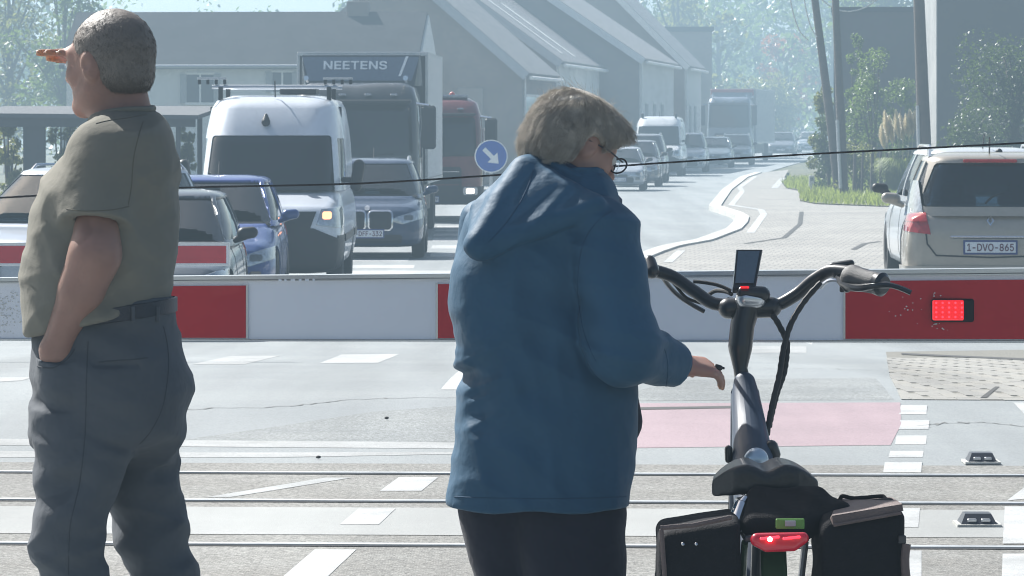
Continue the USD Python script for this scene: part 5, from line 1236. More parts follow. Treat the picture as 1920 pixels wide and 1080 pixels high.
ms = snet(man_shirt, np.array([Q(25, 0)[0], DM - .36, Q(0, 650)[2]]), np.array([Q(350, 0)[0], DM + .40, Q(0, 150)[2]]), .0055, 3)
part(man, 'shirt', ms, M['shirt'], True, world=True)
def ringpath(L_, py, grow, n=60, tilt=0.0):
    z = Q(0, py)[2]; cx, rx, cy, ry = L_.f(z); a = np.linspace(0, 2 * np.pi, n); e = L_.e
    x = np.sign(np.cos(a)) * np.abs(np.cos(a)) ** (2 / e) * (rx + grow); y = np.sign(np.sin(a)) * np.abs(np.sin(a)) ** (2 / e) * (ry + grow)
    return np.c_[cx + x, cy + y, z + tilt * x]
col = [Q(170, 226, -.03), Q(196, 212, -.085), Q(240, 206, -.09), Q(280, 205, -.05), Q(287, 203, .02), Q(262, 206, .085), Q(210, 218, .08), Q(172, 228, .03)]
part(man, 'shirt_collar', tube(spline(col, 40), .0085, 8), M['shirt'], True, world=True)
def man_trousers(p):
    d = smin(pelvis(p), smin(legN(p), legF(p), .015), .03)
    d = smin(d, ell(p, Q(222, 742, -.075), (.115, .135, .115)), .05)          # near seat
    d = smin(d, ell(p, Q(292, 748, .06), (.080, .125, .100)), .04)           # far seat
    w1 = stretch_noise(p, rotm([0, 1, 0], -.55), (2.5, 4, 10), 31); w2 = stretch_noise(p, rotm([0, 1, 0], .35), (3, 4, 13), 35)
    pk = np.maximum(rc(p, wr_n + [.008, .015, -.0], wr_n + np.array([.028, .04, -.17]), .052, .046), p[:, 2] - Q(0, 672)[2] + (p[:, 0] - Q(95, 0)[0]) * .25)
    d = smin(d, pk, .025)
    low = np.clip((Q(0, 780)[2] - p[:, 2]) / .2, 0, 1)
    d = d - w1 * (.006 + .011 * low) - w2 * .008
    # crease under the seat and pocket welt
    d = d + .012 * np.exp(-((p[:, 2] - Q(0, 822)[2] + (p[:, 0] - Q(215, 0)[0]) * .35) / .012) ** 2) * np.exp(-((p[:, 0] - Q(225, 0)[0]) / .05) ** 2) * (p[:, 1] < DM)
    d = d + .007 * np.exp(-((p[:, 2] - Q(0, 676)[2]) / .006) ** 2) * (np.abs(p[:, 0] - Q(232, 0)[0]) < .055) * (p[:, 1] < DM)
    d = smax(d, p[:, 2] - Q(0, 562)[2] - (p[:, 0] - Q(240, 0)[0]) * .13, .006)
    return d
mt = snet(man_trousers, np.array([Q(40, 0)[0], DM - .34, -.0]), np.array([Q(400, 0)[0], DM + .34, Q(0, 530)[2]]), .0062, 3)
tq = part(man, 'trousers', mt, M['trousers'], True, world=True)
shq = stage.GetPrimAtPath(man.path + '/shirt'); shn = Node(man.path + '/shirt', (0, 0, 0)); shn.loc = man.loc
for nm, pix in (('sleeve_hem', [(124, 391), (160, 396), (205, 394), (242, 387)]), ('armhole_seam', [(268, 228), (258, 262), (250, 300), (246, 350), (240, 384)]), ('shoulder_seam', [(180, 232), (205, 226), (235, 222), (275, 214)])): seam(shn, nm, ms, pix, M['seam_khaki'])
for nm, pix in (('side_seam', [(165, 640), (162, 720), (160, 800), (150, 900), (130, 1000), (128, 1078)]), ('back_pocket_edge', [(185, 679), (215, 676), (250, 674), (276, 671)]), ('pocket_edge', [(70, 686), (95, 690), (118, 680), (140, 655)]), ('seat_seam', [(306, 612), (316, 680), (308, 750), (285, 805), (262, 832)])): seam(tq, nm, mt, pix, M['seam_slate'], .0018)
bel = ringpath(pelvis, 588, .009, 60, .13)
belt = [np.vstack([bel + [0, 0, dz]]) for dz in (-.017, .017)]
bv = np.vstack([bel + [0, 0, -.019], bel + [0, 0, .019], bel * 1 + 0]); 
c0 = bel.mean(0); out = lambda g: c0 + (bel - c0) * (1 + g)
bv = np.vstack([out(.0) + [0, 0, -.019], out(.035) + [0, 0, -.017], out(.035) + [0, 0, .017], out(.0) + [0, 0, .019]]); nb_ = len(bel)
bf = [[k * nb_ + i, k * nb_ + i + 1, (k + 1) * nb_ + i + 1] for k in range(3) for i in range(nb_ - 1)] + [[k * nb_ + i, (k + 1) * nb_ + i + 1, (k + 1) * nb_ + i] for k in range(3) for i in range(nb_ - 1)]
part(man, 'belt', trimesh.Trimesh(bv, bf, process=False), M['leather'], 40, world=True)
for px, dy in ((296, -.14), (250, -.19)):
    part(tq, 'belt_loop', box(Q(px - 4, 603, dy - .012), Q(px + 4, 573, dy + .012), .002), M['trousers'], world=True)
for cx, cy, nm in ((140, -.11, 0), (325, .12, 1)):
    f = Q(cx, 1378, cy); f[2] = 0
    part(man, 'shoe', balls([(f + [.05, 0, .05], .045), (f + [-.08, .03, .045], .042), (f + [-.17, .06, .035], .032)], 16), M['shoe'], 40, world=True)

# ---------------------------------------------------------------- the woman
wo = thing('person', 'standing person in blue hooded jacket with short sandy hair and glasses, beside the bicycle', 'person', (Q(1020, 700)[0], DM, 0))
wf_ = unit((math.cos(.42), math.sin(.42), -.48)); wu = unit((.30, .25, 1.0))
wc = Q(1083, 274, .02)
wskin, wloc, wW, wR = head_prims(wc, wf_, wu, 0.985)
jk = Loft([(322, 972, 1130, 0, .10), (345, 935, 1150, 0, .135), (375, 905, 1158, 0, .17), (410, 880, 1166, 0, .19), (450, 862, 1168, 0, .20), (500, 852, 1165, 0, .205), (560, 850, 1165, 0, .205), (620, 858, 1170, 0, .205), (680, 868, 1180, 0, .205), (740, 872, 1188, 0, .208),
           (790, 866, 1187, 0, .212), (840, 860, 1184, 0, .215), (900, 850, 1182, 0, .215), (948, 843, 1181, 0, .215), (960, 843, 1181, 0, .215)], DM, 2.5)
wlegN = Loft([(900, 980, 1172, -.03, .15), (960, 960, 1172, -.04, .14), (1010, 968, 1171, -.05, .13), (1080, 985, 1172, -.06, .12), (1200, 1010, 1165, -.06, .105), (1330, 1025, 1155, -.06, .095)], DM, 2.3)
wlegF = Loft([(900, 855, 1050, .03, .15), (960, 862, 1040, .04, .14), (1010, 872, 1030, .05, .13), (1080, 890, 1022, .06, .12), (1200, 905, 1015, .06, .105), (1330, 915, 1012, .06, .095)], DM, 2.3)
sR, eR, wrR = Q(1128, 440, -.145), Q(1166, 655, -.225), Q(1280, 684, -.02)
sL, eL, wrL = Q(920, 430, .13), Q(906, 560, .18), Q(925, 690, .25)
hdR = unit(Q(1340, 690, .035) - wrR)
handR = hand_prims(wrR - hdR * .015, hdR, (.25, -.35, 1.0), 1, 1.04, (.34, .40, .46, .5), .03, .55)
handL = hand_prims(wrL, (.8, .4, -.3), (0, 0, 1), -1, .95, (.4, .4, .45, .5))
def wo_body(p):
    d = wskin(p)
    d = smin(d, rc(p, wW((-.030, 0, -.06)), Q(1050, 375, .01), .056, .066), .03)
    b = np.maximum(jk(p, -.03), Q(0, 880)[2] - p[:, 2]); b = smin(b, np.minimum(wlegN(p, -.025), wlegF(p, -.025)), .03)
    d = smin(d, b, .03)
    a = smin(smin(rc(p, sR, eR, .05, .045), rc(p, eR, wrR, .042, .027), .03), handR(p), .015)
    c = smin(smin(rc(p, sL, eL, .05, .045), rc(p, eL, wrL, .042, .027), .03), handL(p), .015)
    return smin(smin(d, a, .02), c, .02)
wb_ = snet(wo_body, np.array([Q(800, 0)[0], DM - .36, 0.0]), np.array([Q(1385, 0)[0], DM + .5, Q(0, 130)[2]]), .0062, 3)
part(wo, 'body', wb_, M['skin_pale'], True, world=True)
for y in (-1, 1): part(wo, 'eye', (lambda s_: (s_.apply_translation(wW((.088, y * .032, -.002))), s_)[1])(trimesh.creation.icosphere(2, .012)), M['eye'], True, world=True)
def wo_hair(p):
    q = wloc(p)
    d = ell(q, (-.020, 0, .026), (.120, .095, .110))
    d = smin(d, ell(q, (-.070, 0, -.030), (.064, .084, .066)), .05)
    d = smin(d, ell(q, (.060, 0, .060), (.052, .074, .048)), .04)
    d = smax(d, q @ np.array([.62, 0, -.78]) - .010, .016)
    d = smax(d, -q[:, 2] - .082 + q[:, 0] * .1, .015)
    for y in (-1, 1): d = smax(d, -ell(q, (.006, y * .096, -.026), (.033, .036, .050)), .012)
    g = stretch_noise((p - wc) @ wR, np.eye(3), (9, 24, 10), 13)
    return d * 1.04 - g * .004 + (meshkit.fbm(p * 70, 2, 14) - .5) * .002
b = np.stack([wW((sx_ * .16, sy_ * .14, sz_ * .17)) for sx_ in (-1, 1) for sy_ in (-1, 1) for sz_ in (-1, 1)])
wh = snet(wo_hair, b.min(0), b.max(0), .0045, 3)
part(wo, 'hair', wh, M['hair_woman'], True, world=True)
ctr2 = wW((-.045, 0, .13))
def flow_w(p):
    d = p - ctr2; d = d / (np.linalg.norm(d, axis=1, keepdims=True) + 1e-6); return d * .7 - wR[:, 2] * .75
strands('hair_strands', wo, wh, 26000, .048, .0008, flow_w, M['hair_woman'], 5, .16, 6, None, .05, lambda p: (ell(wloc(p), (.004, -.092, -.022), (.030, .05, .040)) < 0) | ((wloc(p) @ np.array([.62, 0, -.78]) - .034) > 0))
strands('flyaway_hair', wo, wh, 420, .034, .0007, lambda p: (p - wc) / .1, M['hair_woman'], 9, .5, 5, None, .3, lambda p: (ell(wloc(p), (.004, -.092, -.022), (.030, .06, .040)) < 0) | ((wloc(p) @ np.array([.62, 0, -.78]) - .04) > 0))
# spectacles
gp = []
for y in (-1, 1):
    a = np.linspace(0, 2 * np.pi, 26)[:-1]; c = np.array([.110, y * .033, -.006])
    rim = np.array([wW(c + [-.006 * abs(math.sin(t_)) * 0 - .012 * (y * .024 * math.cos(t_)) / .03 * y, .025 * math.cos(t_), .020 * math.sin(t_)]) for t_ in np.r_[a, a[0]]])
    gp.append(tube(rim, .0022, 6)); gp.append(tube([wW((.106, y * .058, .0)), wW((.05, y * .080, .004)), wW((-.012, y * .084, .002))], .002, 6))
gp.append(tube([wW((.112, -.010, .0)), wW((.116, 0, .003)), wW((.112, .010, .0))], .0022, 6))
spc = part(wo, 'spectacles', gp, M['spectacle'], 40, world=True)
for y in (-1, 1):
    a = np.linspace(0, 2 * np.pi, 25)[:-1]; c = np.array([.110, y * .033, -.006]); rim = np.array([wW(c + [-.0096 * math.cos(t_) * y * y * y, .024 * math.cos(t_), .019 * math.sin(t_)]) for t_ in a])
    part(spc, 'lens', trimesh.Trimesh(np.vstack([rim, rim.mean(0)[None]]), [[i, (i + 1) % 24, 24] for i in range(24)], process=False), M['lens'], world=True)
def wo_jacket(p):
    d = jk(p)
    # sleeves
    arm = smin(rc(p, sR, eR, .092, .082), rc(p, eR, eR + (wrR - eR) * .93, .076, .050), .05)
    armL = smin(rc(p, sL, eL, .080, .066), rc(p, eL, wrL, .062, .045), .05)
    w1 = stretch_noise(p, rotm([0, 1, 0], 1.35), (2.4, 3, 9), 51); w2 = stretch_noise(p, rotm([0, 1, 0], .5), (3, 4, 9), 55)
    zz = p[:, 2]; waist = np.exp(-((zz - Q(0, 700)[2]) / .10) ** 2) * np.clip((Q(1010, 0)[0] - p[:, 0]) / .12, 0.15, 1)
    h = stretch_noise(p, rotm([0, 1, 0], -.45), (4.5, 5, 20), 57)
    d = d - w1 * .008 - w2 * .008 - h * .013 * waist
    d = smax(d, Q(0, 949)[2] + .004 * np.sin(p[:, 0] * 30) - zz, .010)
    sl = stretch_noise(p, rotm([0, 1, 0], .2), (3, 4, 12), 61)
    d = smin(d, arm - sl * .009, .010); d = smin(d, armL - sl * .006, .012)
    # hood lying on the back
    hd_ = tri_d(p, Q(985, 322, -.09), Q(1112, 388, -.195), Q(902, 458, -.205)) - .031
    hd_ = smin(hd_, tri_d(p, Q(985, 322, -.08), Q(908, 400, -.07), Q(902, 458, -.195)) - .032, .03)
    hd_ = smin(hd_, rc(p, Q(1000, 318, -.05), Q(1128, 392, -.12), .036, .030), .02)
    hf = stretch_noise(p, rotm([0, 1, 0], -.75), (3, 5, 12), 71)
    hd_ = hd_ - hf * .007
    d = smin(d, hd_, .004)
    d = smax(d, -(rc(p, Q(1062, 345, .01), wc + [0, 0, .02], .075, .10)), .012)
    # cuff opening
    d = smax(d, (p - wrR) @ unit(wrR - eR) + .012, .006) if False else np.where(np.linalg.norm(p - wrR, axis=1) < .11, np.maximum(d, (p - wrR) @ unit(wrR - eR) + .034), d)
    return d
wj = snet(wo_jacket, np.array([Q(805, 0)[0], DM - .38, Q(0, 965)[2]]), np.array([Q(1310, 0)[0], DM + .42, Q(0, 262)[2]]), .0055, 3)
jq = part(wo, 'jacket', wj, M['jacket'], True, world=True)
for nm, pix in (('armhole_seam', [(1146, 396), (1112, 425), (1090, 470), (1083, 540), (1092, 610), (1118, 678)]), ('hem_stitch', [(852, 931), (930, 934), (1020, 935), (1100, 934), (1174, 931)]), ('cuff_seam', [(1246, 655), (1252, 690), (1248, 728)]), ('hood_seam', [(1000, 318), (985, 360), (955, 410), (915, 455)])): seam(jq, nm, wj, pix, M['seam_blue'], .0016)
rim = [Q(992, 298, .02), Q(998, 294, -.05), Q(1040, 312, -.085), Q(1085, 338, -.105), Q(1120, 362, -.10), Q(1142, 378, -.05), Q(1148, 384, .04)]
part(jq, 'collar', tube(spline(rim, 30), [.016] * 30, 8), M['jacket'], True, world=True)
rim2 = [p_ + np.array([.012, .016, .008]) for p_ in rim]
part(jq, 'collar_lining', tube(spline(rim2, 30), [.014] * 30, 8), M['jacket_dark'], True, world=True)
cf = wrR + unit(eR - wrR) * .040
part(jq, 'cuff', tube([cf, cf + unit(wrR - eR) * .012], .049, 20), M['jacket'], 40, world=True)
def wo_trousers(p):
    d = smin(wlegN(p), wlegF(p), .02)
    return d - stretch_noise(p, rotm([0, 1, 0], .3), (3, 4, 9), 81) * .005
wt = snet(wo_trousers, np.array([Q(820, 0)[0], DM - .30, 0]), np.array([Q(1210, 0)[0], DM + .32, Q(0, 885)[2]]), .008, 3)
part(wo, 'trousers', wt, M['navy'], True, world=True)
for cx, cy in ((1085, -.06), (965, .06)):
    f = Q(cx, 1378, cy); f[2] = 0
    part(wo, 'shoe', balls([(f + [-.04, -.03, .05], .042), (f + [.07, .04, .042], .038), (f + [.14, .09, .034], .03)], 16), M['shoe'], 40, world=True)
# small key in the hand, dark bag in front of the body
kp = Q(1343, 689, (wrR + hdR * .115)[1] - DM)
single('key', [tm(balls([(kp, .009), (kp + hdR * .012, .007)], 12)), tube([kp + hdR * .01, kp + hdR * .024], .0035, 6)], M['black_plastic'], 'small dark key held in the fingers over the handlebar', 'key', 40)
bag = thing('shoulder_bag', 'dark soft bag worn in front of the blue jacket', 'bag', Q(1160, 790, .03))
bm_ = balls([(Q(1150, 740, .06), .06), (Q(1152, 790, .05), .070), (Q(1140, 835, .05), .055)], 24); part(bag, 'pouch', bm_, M['navy'], 40, world=True)
part(bag, 'strap', tube(spline([Q(1150, 740, .14), Q(1120, 600, .17), Q(1100, 450, .17)], 10), .012, 8), M['leather'], 40, world=True)
# ================================================================ barriers
M['barrier_white'] = mat('barrier_white_enamel', (0.86, 0.87, 0.92), 0.35, 0.0, 0.06, 3, coat=0.3)
M['barrier_red'] = mat('barrier_red_film', (0.50, 0.012, 0.030), 0.35, 0, 0.10, 5, coat=0.4)
M['alu'] = mat('aluminium_profile', (0.72, 0.74, 0.77), 0.28, 0.85, 0.06, 5)
M['led_red'] = mat('lit_red_led', (0.9, 0.05, 0.08), 0.3, emit=(1.0, 0.03, 0.05), es=1.3)
M['led_lens'] = mat('red_lamp_lens', (0.35, 0.01, 0.02), 0.2, emit=(1.0, 0.01, 0.02), es=0.42, coat=1.0)
M['droplet'] = mat('dried_splash', (0.62, 0.62, 0.6), 0.5)
bar = thing('level_crossing_barrier', 'red and white barrier arm lowered right across the road before the people', 'barrier', W(960, 580, 12.75))
def bd(px): return 12.75 / (1 + .1428 * (px - 960) / F)          # the arm comes slightly nearer on the right
def bp(px, py, off=0.0): return W(px, py, bd(px) + off)
edge_t = lambda px: 526 - (px / 1920) * 17; edge_b = lambda px: 639 + (px / 1920) * 4
def seg(p0, p1, t0, t1, off0, off1):
    v = []
    for px in (p0, p1):
        a, b = edge_t(px), edge_b(px)
        for f in (t0, t1):
            for o_ in (off0, off1): v.append(bp(px, a + (b - a) * f) * [1, 0, 1] + [0, bd(px) + o_, 0])
    return m3.Manifold.hull_points(np.array(v))
part(bar, 'arm', seg(-420, 2400, 0.02, 0.965, 0.004, .052), M['barrier_white'])
part(bar, 'top_rails', [tm(seg(-420, 2400, -.045, 0.015, -.006, .062)), tm(seg(-420, 2400, 0.030, 0.045, -.004, .004)) ], M['alu'])
part(bar, 'bottom_rail', tm(seg(-420, 2400, 0.970, 1.0, -.004, .060)), M['alu'])
for i, (p0, p1) in enumerate(((-300, -60), (98, 461), (821, 1196), (1585, 1982))):
    part(bar, 'red_panel', seg(p0, p1, 0.115, .945, -.002, .003), M['barrier_red'])
    part(bar, 'panel_edges', [tm(seg(p0 - 4, p0, .10, .955, -.001, .003)), tm(seg(p1, p1 + 4, .10, .955, -.001, .003))], M['alu'])
lc = bp(1778, 581)
lamp = part(bar, 'warning_lamp', box(lc + [-.062, -.030, -.034], lc + [.062, .0, .034], .006), M['black_plastic'], world=True) if False else None
def wl(a, b, ch, m, nm, parent): return part(parent, nm, box(np.array(a) + lc, np.array(b) + lc, ch), m, world=True)
bar.loc = np.zeros(3); bx = stage.GetPrimAtPath(bar.path); UsdGeom.Xformable(bx).GetOrderedXformOps()[0].Set(Gf.Vec3d(0, 0, 0))
lamp = wl((-.046, -.016, -.032), (.068, .002, .030), .005, M['black_plastic'], 'warning_lamp', bar)
wl((-.044, -.022, -.027), (.040, -.015, .027), .003, M['led_lens'], 'lamp_lens', lamp)
for r in range(4):
    for c in range(5):
        s = trimesh.creation.icosphere(1, .0032); s.apply_translation(lc + [-.034 + c * .017, -.0225, -.018 + r * .0125]); part(lamp, 'led', s, M['led_red'])
rng = np.random.default_rng(4); spl = []
for k in range(150):
    r_ = abs(rng.normal(0, .045)) + .012; a_ = rng.uniform(0, 2 * np.pi); s = trimesh.creation.icosphere(0, rng.uniform(.0012, .0026)); s.vertices *= [1, .3, 1]
    q_ = lc + [.01 + 1.6 * r_ * math.cos(a_), -.003, r_ * math.sin(a_)]
    if abs(q_[0] - lc[0]) < .07 and abs(q_[2] - lc[2]) < .034: continue
    if abs(q_[2] - lc[2]) > .055: continue
    spl.append((s, q_))
for k in range(160): 
    px, py = rng.normal(8, 18), rng.normal(582, 26)
    if px > 60 or not 545 < py < 625: continue
    s = trimesh.creation.icosphere(0, rng.uniform(.0012, .0026)); s.vertices *= [1, .3, 1]; spl.append((s, bp(px, py) + [0, .002, 0]))
for s, q_ in spl: s.apply_translation(q_)
part(bar, 'splash_spots', [s for s, q_ in spl], M['droplet'], kind='stuff')
# ragged tape remains on the top edge
part(bar, 'tape_scraps', [box(bp(px, 523 - h, -.006), bp(px + w_, 527, .02)) for px, w_, h in ((522, 7, 2), (533, 5, 3), (545, 9, 2), (560, 6, 4), (572, 8, 2), (586, 5, 3))], M['barrier_white'])
cab = [W(px, py, 12.95 - (px - 960) / 960 * .15) for px, py in ((-350, 391), (0, 371), (340, 352), (650, 345), (920, 329), (1250, 305), (1500, 290), (1750, 277), (1920, 268), (2350, 245))]
part(bar, 'stay_wire', tube(spline(cab, 40), .0030, 6), M['rubber'], 40)
# barrier of the far side
fb = thing('level_crossing_barrier', 'slim far barrier tip with a red stripe edged in white, behind the man', 'barrier', (0, 0, 0))
D2 = 36.0
def fseg(x0, x1, y0, y1, o0, o1): return box(W(x0, y1, D2) + [0, o0, 0], W(x1, y0, D2) + [0, o1, 0])
part(fb, 'arm', fseg(-600, 428, 458.5, 495.5, .004, .03), M['barrier_white'])
part(fb, 'edge_trims', [fseg(-600, 431, 455, 458.5, -.002, .034), fseg(-600, 431, 495.5, 499, -.002, .034), fseg(428, 431, 458.5, 495.5, -.002, .034)], M['alu'])
part(fb, 'red_panel', fseg(316, 424, 461, 493.5, 0, .006), M['barrier_red']); part(fb, 'red_panel', fseg(-70, 54, 461, 493.5, 0, .006), M['barrier_red'])

# ================================================================ bicycle
M['bike_paint'] = mat('bike_slate_paint', (0.05, 0.072, 0.11), 0.5, 0.0, 0.06, 8, coat=0.12, spec=0.3)
M['bike_black'] = mat('bike_black_metal', (0.028, 0.030, 0.034), 0.32, 0.2, 0.15, 20, coat=0.4)
M['grip'] = mat('grip_rubber', (0.085, 0.085, 0.088), 0.55, 0, 0.25, 60, 0.4, 300)
M['saddle'] = mat('saddle_vinyl', (0.013, 0.014, 0.016), 0.4, 0, 0.2, 30, 0.2, 200, coat=0.15)
M['screen'] = mat('display_screen', (0.10, 0.14, 0.18), 0.12, 0, 0.25, 8, coat=1.0)
M['bag_cloth'] = mat('black_bag_cloth', (0.012, 0.0115, 0.015), 0.8, 0, 0.25, 30, 0.5, 260, spec=0.2)
M['bag_lid'] = mat('brown_black_bag_lid', (0.16, 0.115, 0.105), 0.6, 0, 0.3, 12, 0.5, 180)
M['tail_lens'] = mat('bike_tail_lens', (0.40, 0.01, 0.03), 0.2, emit=(1.0, 0.01, 0.03), es=0.05, coat=1.0)
M['green_badge'] = mat('green_badge', (0.12, 0.30, 0.06), 0.5); M['green_frame'] = mat('dark_green_paint', (0.03, 0.075, 0.03), 0.4, coat=.4)
bk = thing('bicycle', 'dark electric bicycle seen from behind with a lit red tail light', 'bicycle', (0, 0, 0))
def bpart(nm, m, mt_, sm=40, parent=None): return part(parent or bk, nm, m, mt_, sm)
hp = [W(*q) for q in ((1128, 500, 12.14), (1206, 504, 12.12), (1255, 516, 12.12), (1300, 545, 12.10), (1342, 570, 12.08), (1400, 575, 12.07), (1450, 573, 12.06), (1492, 553, 12.05), (1530, 522, 12.03), (1562, 507, 12.0), (1605, 512, 11.95), (1650, 526, 11.90))]
hb = bpart('handlebar', tube(spline(hp, 60), .0168, 14), M['bike_black'])
ga, gb = W(1588, 519, 11.97), W(1652, 533, 11.89)
t_ = unit(gb - ga); kk = np.linspace(0, 1, 12); rr_ = np.array([.026, .033, .034, .033, .031, .030, .029, .0285, .028, .028, .027, .022])
bpart('grip', [tube(ga + (gb - ga) * kk[:, None], rr_, 18)], M['grip'])
bpart('grip_end', tube([gb - t_ * .012, gb + t_ * .003, gb + t_ * .012], [.030, .031, .022], 18), M['bike_black'])
bpart('grip', tube([W(1120, 499, 12.15), W(1195, 503, 12.12)], .030, 18), M['grip'])
bpart('bell', balls([(W(1222, 508, 12.06), .020), (W(1218, 490, 12.08), .016)], 16), M['bike_black'])
bpart('brake_lever', tube(spline([W(1572, 520, 11.98), W(1610, 540, 11.90), W(1660, 534, 11.86), W(1708, 549, 11.85)], 16), [.010] * 8 + [.009] * 4 + [.007] * 4, 8), M['bike_black'])
bpart('brake_lever', tube(spline([W(1240, 512, 12.12), W(1262, 545, 12.2), W(1320, 584, 12.25)], 12), .006, 8), M['bike_black'])
bpart('lever_clamps', [tm(balls([(W(1572, 512, 11.99), .018), (W(1588, 540, 11.98), .012)], 12)), tm(balls([(W(1562, 498, 12.0), .009), (W(1595, 494, 11.99), .010)], 10)), box(W(1575, 548, 11.98), W(1582, 520, 12.0), .002)], M['bike_black'])
bpart('shifter_cable_end', tube(spline([W(1538, 540, 12.0), W(1560, 525, 11.98), W(1584, 528, 11.96)], 10), .005, 6), M['alu'])
st_ = [(W(1404, 566, 12.05), .033), (W(1392, 610, 12.04), .031), (W(1388, 650, 12.03), .031), (W(1388, 690, 12.02), .018), (W(1393, 716, 12.01), .020)]
bpart('stem', balls(st_, 22), M['bike_black'])
bpart('stem_cap', balls([(W(1398, 560, 12.03), .026), (W(1420, 562, 12.03), .022)], 18), M['alu'])
bpart('stem_clamp', balls([(W(1366, 578, 12.06), .027), (W(1446, 576, 12.05), .027)], 18), M['bike_black'])
# display
dm_ = [W(1373, 545, 12.02), W(1416, 545, 12.02), W(1430, 470, 12.09), W(1380, 470, 12.09)]
def plate4(q, th):
    q = np.array(q); n = unit(np.cross(q[1] - q[0], q[3] - q[0])); n = -n if n[1] > 0 else n
    return q, n
q_, n_ = plate4(dm_, .012)
c_ = q_.mean(0)
pts = np.vstack([[c_ + (v - c_) * 1.0 + n_ * .002, c_ + (v - c_) * .96 + n_ * .008, c_ + (v - c_) * .97 - n_ * .014] for v in q_])
ds = bpart('display', m3.Manifold.hull_points(pts), M['bike_black'], False)
pts = np.vstack([[c_ + (v - c_) * .80 + n_ * .0085 + [0, 0, .004], c_ + (v - c_) * .80 + n_ * .0095 + [0, 0, .004]] for v in q_]); bpart('screen', m3.Manifold.hull_points(pts), M['screen'], False, ds)
bpart('display_mount', [tm(balls([(W(1392, 548, 12.02), .016), (W(1428, 552, 12.03), .022)], 16))], M['bike_black'])
bpart('button', box(W(1388, 541, 11.995), W(1404, 536, 12.01), .001), M['led_lens'], False)
for nm, pp, r_ in (('brake_cable', ((1448, 590, 12.02), (1462, 612, 12.02), (1476, 648, 12.02), (1472, 690, 12.0), (1456, 740, 11.97), (1442, 800, 11.92)), .0075), ('brake_cable', ((1540, 530, 12.0), (1508, 565, 12.0), (1482, 610, 12.0), (1470, 650, 12.0), (1462, 700, 11.97), (1448, 760, 11.94), (1438, 815, 11.9)), .0075),
                   ('brake_cable', ((1366, 560, 12.1), (1330, 570, 12.14), (1290, 560, 12.12), (1262, 530, 12.12), (1240, 510, 12.12)), .0042), ('brake_cable', ((1370, 545, 12.1), (1335, 532, 12.12), (1300, 528, 12.13)), .0048), ('brake_cable', ((1372, 552, 12.1), (1345, 545, 12.14), (1325, 556, 12.16)), .0055)):
    pts = spline([W(*q) for q in pp], 44)
    rad = r_ * (1 + .10 * np.sin(np.arange(44) * 2.4)) if r_ > .007 else r_
    bpart(nm, tube(pts, rad, 8), M['rubber'])
fr_ = [(W(1396, 718, 12.0), .028), (W(1398, 745, 11.98), .036), (W(1405, 800, 11.90), .043), (W(1411, 860, 11.80), .052), (W(1416, 980, 11.62), .050), (W(1418, 1120, 11.48), .045)]
bpart('frame', balls(fr_, 26), M['bike_paint'])
bpart('frame_brackets', [tm(balls([(W(1366, 842, 11.8), .010), (W(1366, 862, 11.8), .009)], 10)), tm(balls([(W(1446, 838, 11.8), .018), (W(1452, 852, 11.8), .016)], 12))], M['bike_black'])
fa, ra = np.array([W(1397, 0, 12.42)[0], 12.45, .31]), np.array([W(1440, 0, 11.22)[0], 11.24, .31])
for c_, nm in ((fa, 'front'), (ra, 'rear')):
    th = np.linspace(0, 2 * np.pi, 49)
    tyre = tube(np.c_[np.full(49, c_[0]), c_[1] + .29 * np.cos(th), c_[2] + .29 * np.sin(th)], .022, 10)
    wq = bpart('wheel', tyre, M['tyre'])
    bpart('rim', tube(np.c_[np.full(49, c_[0]), c_[1] + .262 * np.cos(th), c_[2] + .262 * np.sin(th)], .011, 8), M['bike_black'], 40, wq)
    bpart('spokes', [tube([c_ + [.02 * (-1) ** k, 0, 0], c_ + [0, .255 * math.cos(k * .2618), .255 * math.sin(k * .2618)]], .0012, 4) for k in range(24)], M['chrome'], False, wq)
    bpart('hub', tube([c_ - [.05, 0, 0], c_ + [.05, 0, 0]], .025, 12), M['bike_black'], 40, wq)
for s in (-1, 1): bpart('fork_blade', tube(spline([W(1397, 735, 12.0) + [s * .02, 0, 0], fa + [s * .034, -.12, .2], fa + [s * .036, 0, 0]], 8), [.016, .016, .015, .014, .013, .012, .011, .01], 10), M['bike_paint'])
arc = lambda c_, r_, a0, a1, n: np.c_[np.full(n, c_[0]), c_[1] + r_ * np.cos(np.linspace(a0, a1, n)), c_[2] + r_ * np.sin(np.linspace(a0, a1, n))]
for c_, a0, a1 in ((fa, .2, 2.6), (ra, .6, 3.4)):
    mg = arc(c_, .325, a0, a1, 24); v = np.vstack([mg + [-.030, 0, 0], mg + [-.022, 0, 0] + (mg - c_) * .02, mg + [.022, 0, 0] + (mg - c_) * .02, mg + [.030, 0, 0]])
    f = [[k * 24 + i, k * 24 + i + 1, (k + 1) * 24 + i + 1] for k in range(3) for i in range(23)] + [[k * 24 + i, (k + 1) * 24 + i + 1, (k + 1) * 24 + i] for k in range(3) for i in range(23)]
    bpart('mudguard', trimesh.Trimesh(v, f, process=False), M['green_frame'] if c_ is ra else M['bike_black'])
for s in (-1, 1):
    bpart('chain_stay', tube([np.array([W(1418, 0, 11.5)[0] + s * .04, 11.5, .33]), ra + [s * .06, .0, 0]], .013, 8), M['bike_paint'])
    bpart('rack_stay', tube([ra + [s * .065, -.02, 0], np.array([ra[0] + s * .07, 10.92, .54])], .008, 8), M['alu'] if s > 0 else M['green_frame'])
bpart('rack', [box((ra[0] - .075, 10.86, .545), (ra[0] + .075, 11.35, .56), .004)], M['bike_black'], False)
